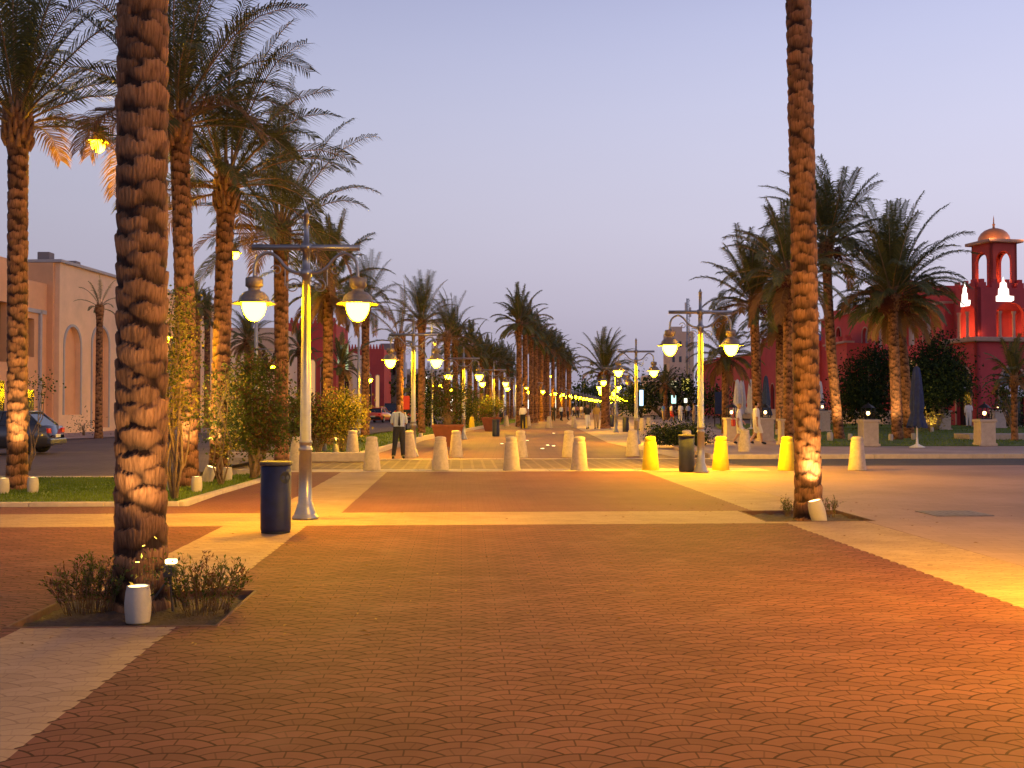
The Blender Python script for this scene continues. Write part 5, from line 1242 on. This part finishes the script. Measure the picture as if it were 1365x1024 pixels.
# ---------------------------------------------------------------- people
REG = {}
def body_mesh(pose, key):
    """skeleton -> skinned body; returns mesh data and region of each face"""
    J = dict(pelvis=((0,0,.93),(.155,.115)), spine=((0,0,1.1),(.145,.11)), chest=((0,0,1.29),(.17,.12)), nb=((0,0,1.41),(.07,.07)),
             neck=((0,.005,1.475),(.036,.042)), chin=((0,-.03,1.54),(.05,.062)), head=((0,-.008,1.60),(.092,.108)), top=((0,.0,1.675),(.088,.10)))
    for s, S in ((1,'L'),(-1,'R')):
        p = pose[S]
        J['sh'+S] = ((s*.165,0,1.385),(.058,.058)); J['el'+S] = (p['el'],(.042,.042)); J['wr'+S] = (p['wr'],(.028,.026))
        e, w_ = Vector(p['el']), Vector(p['wr']); d = (w_-e).normalized(); hd = w_+d*.07; J['ha'+S] = (tuple(hd),(.036,.018))
        side = d.cross(Vector((s,.2,0))).normalized() if abs(d.x) < .9 else Vector((0,1,0))
        inw = Vector((-s,0,0))
        for k in range(4):
            b = hd+side*(k-1.5)*.019+d*.03; l_ = (.032,.038,.036,.028)[k]
            J['f%d%s' % (k,S)] = (tuple(b+d*l_+inw*.006),(.0085,.0085)); J['g%d%s' % (k,S)] = (tuple(b+d*(l_*1.8)+inw*.022),(.0075,.0075))
        th_ = w_+d*.03+side*.032; J['t'+S] = (tuple(th_+inw*.01),(.0095,.0095)); J['u'+S] = (tuple(th_+d*.04+side*.012+inw*.012),(.008,.008))
        J['hip'+S] = ((s*.085,0,.87),(.088,.095)); J['kn'+S] = (p['kn'],(.058,.062)); J['an'+S] = (p['an'],(.038,.042))
        a = Vector(p['an']); J['to'+S] = ((a.x+s*.015,a.y-.15,max(.03,a.z-.055)),(.036,.028)); J['cf'+S] = (tuple(Vector(p['kn']).lerp(a,.35)+Vector((0,.012,0))),(.054,.056))
    J['nose'] = ((0,-.108,1.585),(.014,.016))
    Ed = [('pelvis','spine','torso'),('spine','chest','torso'),('chest','nb','torso'),('nb','neck','neck'),('neck','chin','head'),('chin','head','head'),('head','top','head'),('head','nose','head')]
    for S in 'LR':
        Ed += [('chest','sh'+S,'torso'),('sh'+S,'el'+S,'uarm'),('el'+S,'wr'+S,'farm'),('wr'+S,'ha'+S,'hand'),('wr'+S,'t'+S,'hand'),('t'+S,'u'+S,'hand'),('pelvis','hip'+S,'hips'),('hip'+S,'kn'+S,'thigh'),('kn'+S,'cf'+S,'calf'),('cf'+S,'an'+S,'calf'),('an'+S,'to'+S,'foot')]
        for k in range(4): Ed += [('ha'+S,'f%d%s' % (k,S),'hand'),('f%d%s' % (k,S),'g%d%s' % (k,S),'hand')]
    names = list(J); me = bpy.data.meshes.new('skel'); me.from_pydata([J[n][0] for n in names], [(names.index(a), names.index(b)) for a, b, c in Ed], [])
    ob = bpy.data.objects.new('skel', me); col.objects.link(ob)
    md = ob.modifiers.new('skin', 'SKIN'); md.use_smooth_shade = True
    for i, n in enumerate(names):
        sv = me.skin_vertices[0].data[i]; sv.radius = J[n][1]; sv.use_root = (n == 'pelvis')
    sb = ob.modifiers.new('sub', 'SUBSURF'); sb.levels = 2; sb.render_levels = 2
    dg = bpy.context.evaluated_depsgraph_get(); out = bpy.data.meshes.new_from_object(ob.evaluated_get(dg)); out.name = 'body'
    bpy.data.objects.remove(ob)
    segs = [(Vector(J[a][0]), Vector(J[b][0]), c, max(J[a][1][0], J[b][1][0])) for a, b, c in Ed]
    reg = []
    for f in out.polygons:
        c = Vector(f.center); best, br = 1e9, ''
        for a, b, nm_, rr in segs:
            ab = b-a; t_ = max(0, min(1, (c-a).dot(ab)/max(ab.length_squared, 1e-9))); d = (c-(a+ab*t_)).length/rr**.5
            if d < best: best, br = d, nm_
        reg.append(br)
    return out, reg
def shell(me, reg, cond, off, name, mt, parent, zmin=None, zmax=None):
    vs, mp, fs = [], {}, []
    nrm = [v.normal.copy() for v in me.vertices]
    for f, rg in zip(me.polygons, reg):
        if cond(f, rg):
            ids = []
            for i in f.vertices:
                if i not in mp: mp[i] = len(vs); vs.append(me.vertices[i].co+nrm[i]*off)
                ids.append(mp[i])
            fs.append(tuple(ids))
    if not fs: return None
    m = MB(); m.add(vs, fs, 0, True); o = m.build(name, mt, parent)
    bm = bmesh.new(); bm.from_mesh(o.data)
    for zc, up_ in ((zmin, True), (zmax, False)):
        if zc is not None: bmesh.ops.bisect_plane(bm, geom=bm.verts[:]+bm.edges[:]+bm.faces[:], plane_co=(0,0,zc), plane_no=(0,0,1), clear_inner=up_, clear_outer=not up_)
    bm.to_mesh(o.data); bm.free()
    return o
def L_(sh): return sh
STAND = dict(L=dict(el=(.23,.06,1.13),wr=(.10,.15,.97),kn=(.11,-.01,.49),an=(.13,0,.09)), R=dict(el=(-.23,.06,1.13),wr=(-.09,.16,.95),kn=(-.12,-.03,.49),an=(-.17,0,.09)))
WALK = dict(L=dict(el=(.21,-.02,1.13),wr=(.21,-.17,.95),kn=(.09,-.02,.49),an=(.09,.22,.13)), R=dict(el=(-.21,.08,1.13),wr=(-.21,.05,.88),kn=(-.09,-.16,.50),an=(-.08,-.22,.09)))
STAND2 = dict(L=dict(el=(.22,.03,1.13),wr=(.23,-.04,.9),kn=(.1,-.03,.49),an=(.1,.03,.09)), R=dict(el=(-.22,.03,1.13),wr=(-.14,-.16,1.08),kn=(-.1,.0,.49),an=(-.1,-.03,.09)))
POSES = {k: body_mesh(p, k) for k, p in (('stand',STAND),('walk',WALK),('stand2',STAND2))}
_pc = {}
def person(px, D, rz, pose, top, bot, hair, skin, label, h=1.7, sleeves=True, shorts=False, long_hair=False, tie=False, x=None, z=0, group=None, shoes='shoe', longs=False):
    me, reg = POSES[pose]; key = (pose, skin.name)
    if key not in _pc: b_ = me.copy(); b_.materials.clear(); b_.materials.append(skin); _pc[key] = b_
    t = thing('person', label, 'person', (X(px,D) if x is None else x, D, z), rz, group); s = h/1.73; t.scale = (s,)*3
    put('body', _pc[key], t)
    arms = ('torso','uarm','farm') if longs else ('torso','uarm') if sleeves else ('torso',)
    shell(me, reg, lambda f, r_: (r_ in arms or r_ == 'hips' or (1.2 < f.center.z < 1.46 and abs(f.center.x) > .06)) and f.center.z > .88, .014, 'shirt', top, t, .965, 1.455)
    shell(me, reg, lambda f, r_: (r_ in ('hips','thigh') or (r_ == 'torso' and f.center.z < 1.05) or (r_ == 'calf' and not shorts)) and (not shorts or f.center.z > .42), .022 if not shorts else .03, 'trousers', bot, t, .10 if not shorts else .46, .995)
    for sg in (-1, 1): shell(me, reg, lambda f, r_: (r_ == 'foot' or (r_ == 'calf' and f.center.z < .12)) and f.center.x*sg > 0, .012, 'shoe', M[shoes], t)
    shell(me, reg, lambda f, r_: r_ == 'head' and (f.center.z > 1.645 or (f.center.y > -.01 and f.center.z > (1.47 if long_hair else 1.56))), .016 if not long_hair else .03, 'hair', hair, t)
    e = MB()
    for sx in (-1, 1): e.lathe([(0,0),(.009,.004),(0,.012)], (sx*.028,-.103,1.60), 8)
    e.build('eyes', M['hair'], t)
    if tie:
        q = MB(); q.plate([(0,1.42),(.022,1.40),(.014,1.37),(.04,1.05),(0,1.0),(-.04,1.05),(-.014,1.37),(-.022,1.40)], (0,-.150,0), (1,0,0), (0,0,1), .01); q.build('tie', M['trouser'], t)
        q = MB(); q.lathe([(.170,.965),(.176,.968),(.176,.996),(.170,1.0)], n=28); o = q.build('belt', M['shoe'], t); o.scale = (1.0,.78,1)
    return t
gd = person(532, 31.7, R(8), 'stand', M['shirt_blue'], M['trouser'], M['hair'], M['skin'], 'security guard in pale blue shirt, dark tie and navy trousers standing by the lamp', 1.69, tie=True)
person(1003, 40.5, R(100), 'walk', M['shirt_white'], M['trouser_white'], M['hair'], M['skin_fair'], 'walker in white shirt and white shorts passing behind the bollards', 1.68, shorts=True, z=.1, x=X(1008,40.5))
w2 = person(985, 40.2, R(80), 'walk', M['shirt_white'], M['trouser_white'], M['hair_blond'], M['skin_fair'], 'walker in white carrying a red bag, left one of the pair', 1.62, shorts=True, z=.1, long_hair=True)
q = MB(); q.bbox((0,0,0), (.12,.34,.26), .04); q.tube(smooth([(0,-.12,.12),(0,-.05,.4),(0,.05,.4),(0,.12,.12)]), .012, 6); o = q.build('shoulder_bag', M['cloth_red']); o.location = (X(977,40.0), 39.95, .95); tag(o, 'red shoulder bag carried by the left walker in white', 'bag')
person(783, 71.5, R(5), 'walk', M['shirt_black'], M['trouser_white'], M['hair_blond'], M['skin_fair'], 'blond stroller in black top and white trousers, left of the couple', 1.72, long_hair=True)
person(795, 72, R(-5), 'walk', M['cloth_mustard'], M['cloth_tan'], M['hair'], M['skin'], 'stroller in mustard top, right of the couple', 1.76)
person(697, 73, R(170), 'stand2', M['shirt_white'], M['trouser'], M['hair'], M['skin'], 'man in white shirt and black trousers beside the far yellow bollard', 1.74, longs=True)
far_people = [(738,108,'shirt_black','trouser','dark-dressed figure left of the far group'),(748,110,'shirt_blue','trouser','figure in pale blue beside the dark-dressed one'),(757,118,'cloth_mauve','trouser','mauve-dressed figure in the far crowd'),
 (765,135,'shirt_white','trouser','pale-shirted figure in the far crowd'),(770,140,'cloth_mauve','trouser','smaller mauve-dressed figure behind the pale-shirted one'),(775,150,'shirt_white','cloth_tan','far figure in white and tan'),(781,125,'shirt_black','shirt_black','far figure all in black by the left lamp string')]
for i, (px, D, a, b, lb) in enumerate(far_people): person(px, D, R(40*i), 'walk' if i % 2 else 'stand2', M[a], M[b], M['hair'], M['skin'], lb, 1.72, group='far strollers')
gp = [(884,100,'cloth_blue','cloth_tan','figure in blue at the left of the garden group'),(895,98,'shirt_white','cloth_red','figure in white with red shorts in the garden group'),(907,97,'shirt_white','trouser_white','figure all in white in the garden group'),(917,99,'shirt_blue','trouser','figure in pale blue at the right of the garden group'),
      (925,72,'cloth_tan','cloth_tan','tan-dressed walker left of the nearest right lamp post')]
for i, (px, D, a, b, lb) in enumerate(gp): person(px, D, R(60+50*i), 'walk' if i % 2 else 'stand2', M[a], M[b], M['hair'], M['skin'], lb, 1.75, group='strollers in the garden', z=.11, shorts=(i == 1))
person(1291, 71, R(160), 'stand2', M['shirt_white'], M['trouser_white'], M['hair'], M['skin'], 'waiter all in white at the tower entrance', 1.75, longs=True, z=.16)
person(668, 96, R(30), 'stand2', M['shirt_white'], M['trouser'], M['hair'], M['skin'], 'pale-shirted figure behind the smaller planter', 1.7)

# ---------------------------------------------------------------- cars
def make_car(label, paint, kind='hatch', taxi=False, loc=(0,0,0), rz=0, group='vehicles on the left road'):
    t = thing('car', label, 'car', loc, rz, group)
    Wd = .86
    if kind == 'hatch': st = [(-2.1,.35,.62,.80),(-2.02,.28,.92,.90),(-1.6,.22,.98,.98),(-.6,.2,.97,1),(.6,.2,.95,1),(1.2,.22,.90,.98),(1.85,.26,.78,.92),(2.12,.34,.62,.78)]
    else: st = [(-2.35,.4,.8,.84),(-2.28,.3,1.08,.95),(-1.6,.24,1.12,1),(-.6,.22,1.1,1),(.8,.22,1.08,1),(1.4,.24,1.02,.98),(2.0,.3,.92,.92),(2.25,.4,.7,.8)]
    zr = 1.42 if kind == 'hatch' else 1.85
    def loft(st, pw, name, mt, par, top_in=.93):
        m = MB(); vs = []; fs = []; n = 0
        for x, zb, zt, wf in st:
            w_ = pw*wf; ring = [(-w_*.9,zb),(-w_,zb+.12),(-w_,(zb+zt)/2+.05),(-w_*.97,zt-.08),(-w_*top_in*.94,zt),(0,zt+.02),(w_*top_in*.94,zt),(w_*.97,zt-.08),(w_,(zb+zt)/2+.05),(w_,zb+.12),(w_*.9,zb)]
            n = len(ring); vs += [(x, y, z) for y, z in ring]
        for i in range(len(st)-1):
            for k in range(n): fs.append((i*n+k, i*n+(k+1)%n, (i+1)*n+(k+1)%n, (i+1)*n+k))
        fs += [tuple(range(n)), tuple(range((len(st)-1)*n, len(st)*n))[::-1]]
        m.add(vs, fs, 0, True); return m.build(name, mt, par)
    loft(st, Wd, 'body', paint, t)
    bz = st[3][2]-.03
    ca = [(-1.85,.72),(-1.35,1),(.25,1),(1.15,.7)] if kind == 'hatch' else [(-2.22,.9),(-1.95,1),(.75,1),(1.45,.75)]
    # cabin: glass house and painted roof with pillars
    g = MB(); b0, b1, t0, t1 = ca[0][0], ca[3][0], ca[1][0], ca[2][0]
    g.add([(b0,-.76,bz),(b1,-.76,bz-.02),(b1,.76,bz-.02),(b0,.76,bz),(t0,-.60,zr-.05),(t1,-.60,zr-.05),(t1,.60,zr-.05),(t0,.60,zr-.05)], [(0,1,5,4),(1,2,6,5),(2,3,7,6),(3,0,4,7)])
    g.build('window', M['glass'], t)
    r = MB(); r.bbox(((t0+t1)/2,0,zr-.02), (t1-t0+.1,1.24,.07), .03)
    for a_, b_ in (((b0,.765,bz),(t0,.605,zr-.04)),((b1,.765,bz),(t1,.605,zr-.04)),(((b0+b1)/2-.1,.775,bz),((t0+t1)/2,.615,zr-.04))):
        for s in (-1,1): r.tube([(a_[0],s*a_[1],a_[2]),(b_[0],s*b_[1],b_[2])], .035, 6)
    r.build('roof', paint, t)
    wx = (1.32,-1.3) if kind == 'hatch' else (1.42,-1.4)
    for x in wx:
        for s in (-1, 1):
            wv = MB(); wv.lathe([(.2,-.1),(.29,-.1),(.315,-.07),(.315,.07),(.29,.1),(.2,.1)], n=24); w_ = wv.build('wheel', M['tyre'], t); w_.location = (x, s*.78, .315); w_.rotation_euler = (R(90),0,0)
            rv = MB(); rv.lathe([(0,.06),(.05,.07),(.19,.085),(.2,.1),(.2,-.1),(.19,-.085),(0,-.06)], n=10); ro = rv.build('rim', M['rim'], w_)
    xb = st[0][0]; xf = st[-1][0]
    for s in (-1, 1):
        q = MB(); q.bbox((xb+.06,s*.62,.78 if kind == 'hatch' else .95), (.1,.26,.16 if kind == 'hatch' else .3), .02); q.build('taillight', M['tail'], t)
        q = MB(); q.bbox((xf-.1,s*.58,.62 if kind == 'hatch' else .75), (.16,.3,.13), .03); q.build('headlight', M['head'], t)
        q = MB(); q.bbox((.75,s*.92,bz+.1), (.12,.14,.1), .02); q.build('mirror', paint, t)
    q = MB(); q.bbox((xb+.02,0,.42), (.16,1.5,.2), .04); q.build('rear_bumper', M['black'] if taxi else paint, t)
    q = MB(); q.bbox((xf-.02,0,.40), (.16,1.4,.2), .04); q.build('front_bumper', paint, t)
    q = MB(); q.bbox((xb-.02,0,.60), (.03,.46,.11), .005); q.build('licence_plate', M['plate'], t)
    if taxi:
        q = MB(); 
        for x in (t0+.1, (t0+t1)/2, t1-.1): q.tube([(x,-.55,zr+.12),(x,.55,zr+.12)], .015, 5)
        for s in (-1,1): q.tube([(t0,s*.55,zr+.12),(t1,s*.55,zr+.12)], .015, 5); q.tube([(t0+.1,s*.55,zr),(t0+.1,s*.55,zr+.12)], .015, 5); q.tube([(t1-.1,s*.55,zr),(t1-.1,s*.55,zr+.12)], .015, 5)
        q.build('roof_rack', M['yellow'], t)
    return t
make_car('dark grey hatchback driving on the left road behind the far left palm', M['car_dark'], 'hatch', loc=(-17.3, 35.0, 0), rz=R(184))
RD = R(82)
make_car('orange taxi with yellow roof rack seen from behind left of the guard', M['car_orange'], 'hatch', True, (X(505,101), 101, 0), RD)
make_car('dark van parked beyond the orange taxi', M['car_black'], 'van', False, (X(527,112), 112, 0), RD)
make_car('second orange taxi mostly hidden by the second left lamp', M['car_orange'], 'hatch', True, (X(551,98), 98, 0), RD)
make_car('small red car behind the golden bush', M['car_red'], 'hatch', False, (X(473,110), 110, 0), RD)
t = thing('road_sign', 'dark red board on a post right behind the guard', 'sign', (X(542,60), 60, 0))
q = MB(); q.bbox((0,0,Z(537,60)), (.36,.08,.78), .02); q.build('board', M['cloth_red'], t)
q = MB(); q.bbox((0,0,Z(520,60)), (.36,.08,.25), .02); q.build('top_board', M['black'], t)
q = MB(); q.tube([(0,.07,0),(0,.07,Z(515,60))], .03, 8); q.build('post', M['iron'], t)

lt = MB(); tint = []
for _ in range(420):
    k_i = rnd.random()
    cx, cy, sd = ((-2.6,8.6,1.5) if k_i < .35 else (4.9,15.1,1.6) if k_i < .6 else (1.0,12.0,5.5))
    u_, v_ = rnd.gauss(cx, sd), rnd.gauss(cy, sd*.8)
    if v_ < 3.2 or v_ > 25 or u_ > 5.5 and v_ > 25 or any(p[0]-.03 < u_ < p[1]+.03 and p[2]-.03 < v_ < p[3]+.03 for p in PITS): continue
    x_, y_ = PL(u_, v_); a = rnd.uniform(0, 6.28); l_ = rnd.uniform(.012, .035); w_ = l_*rnd.uniform(.15, .4); ca, sa = math.cos(a), math.sin(a)
    lt.add([(x_-ca*l_, y_-sa*l_, .004), (x_+sa*w_, y_-ca*w_, .009), (x_+ca*l_, y_+sa*l_, .005), (x_-sa*w_, y_+ca*w_, .012)], [(0,1,2,3)]); tint.extend([rnd.random()]*4)
o = lt.build('leaf_litter', M['palm_dead']); at = o.data.attributes.new('tint', 'FLOAT', 'POINT'); at.data.foreach_set('value', tint)
tag(o, 'dry fallen leaves scattered thinly over the paving', 'leaf litter', kind='stuff')
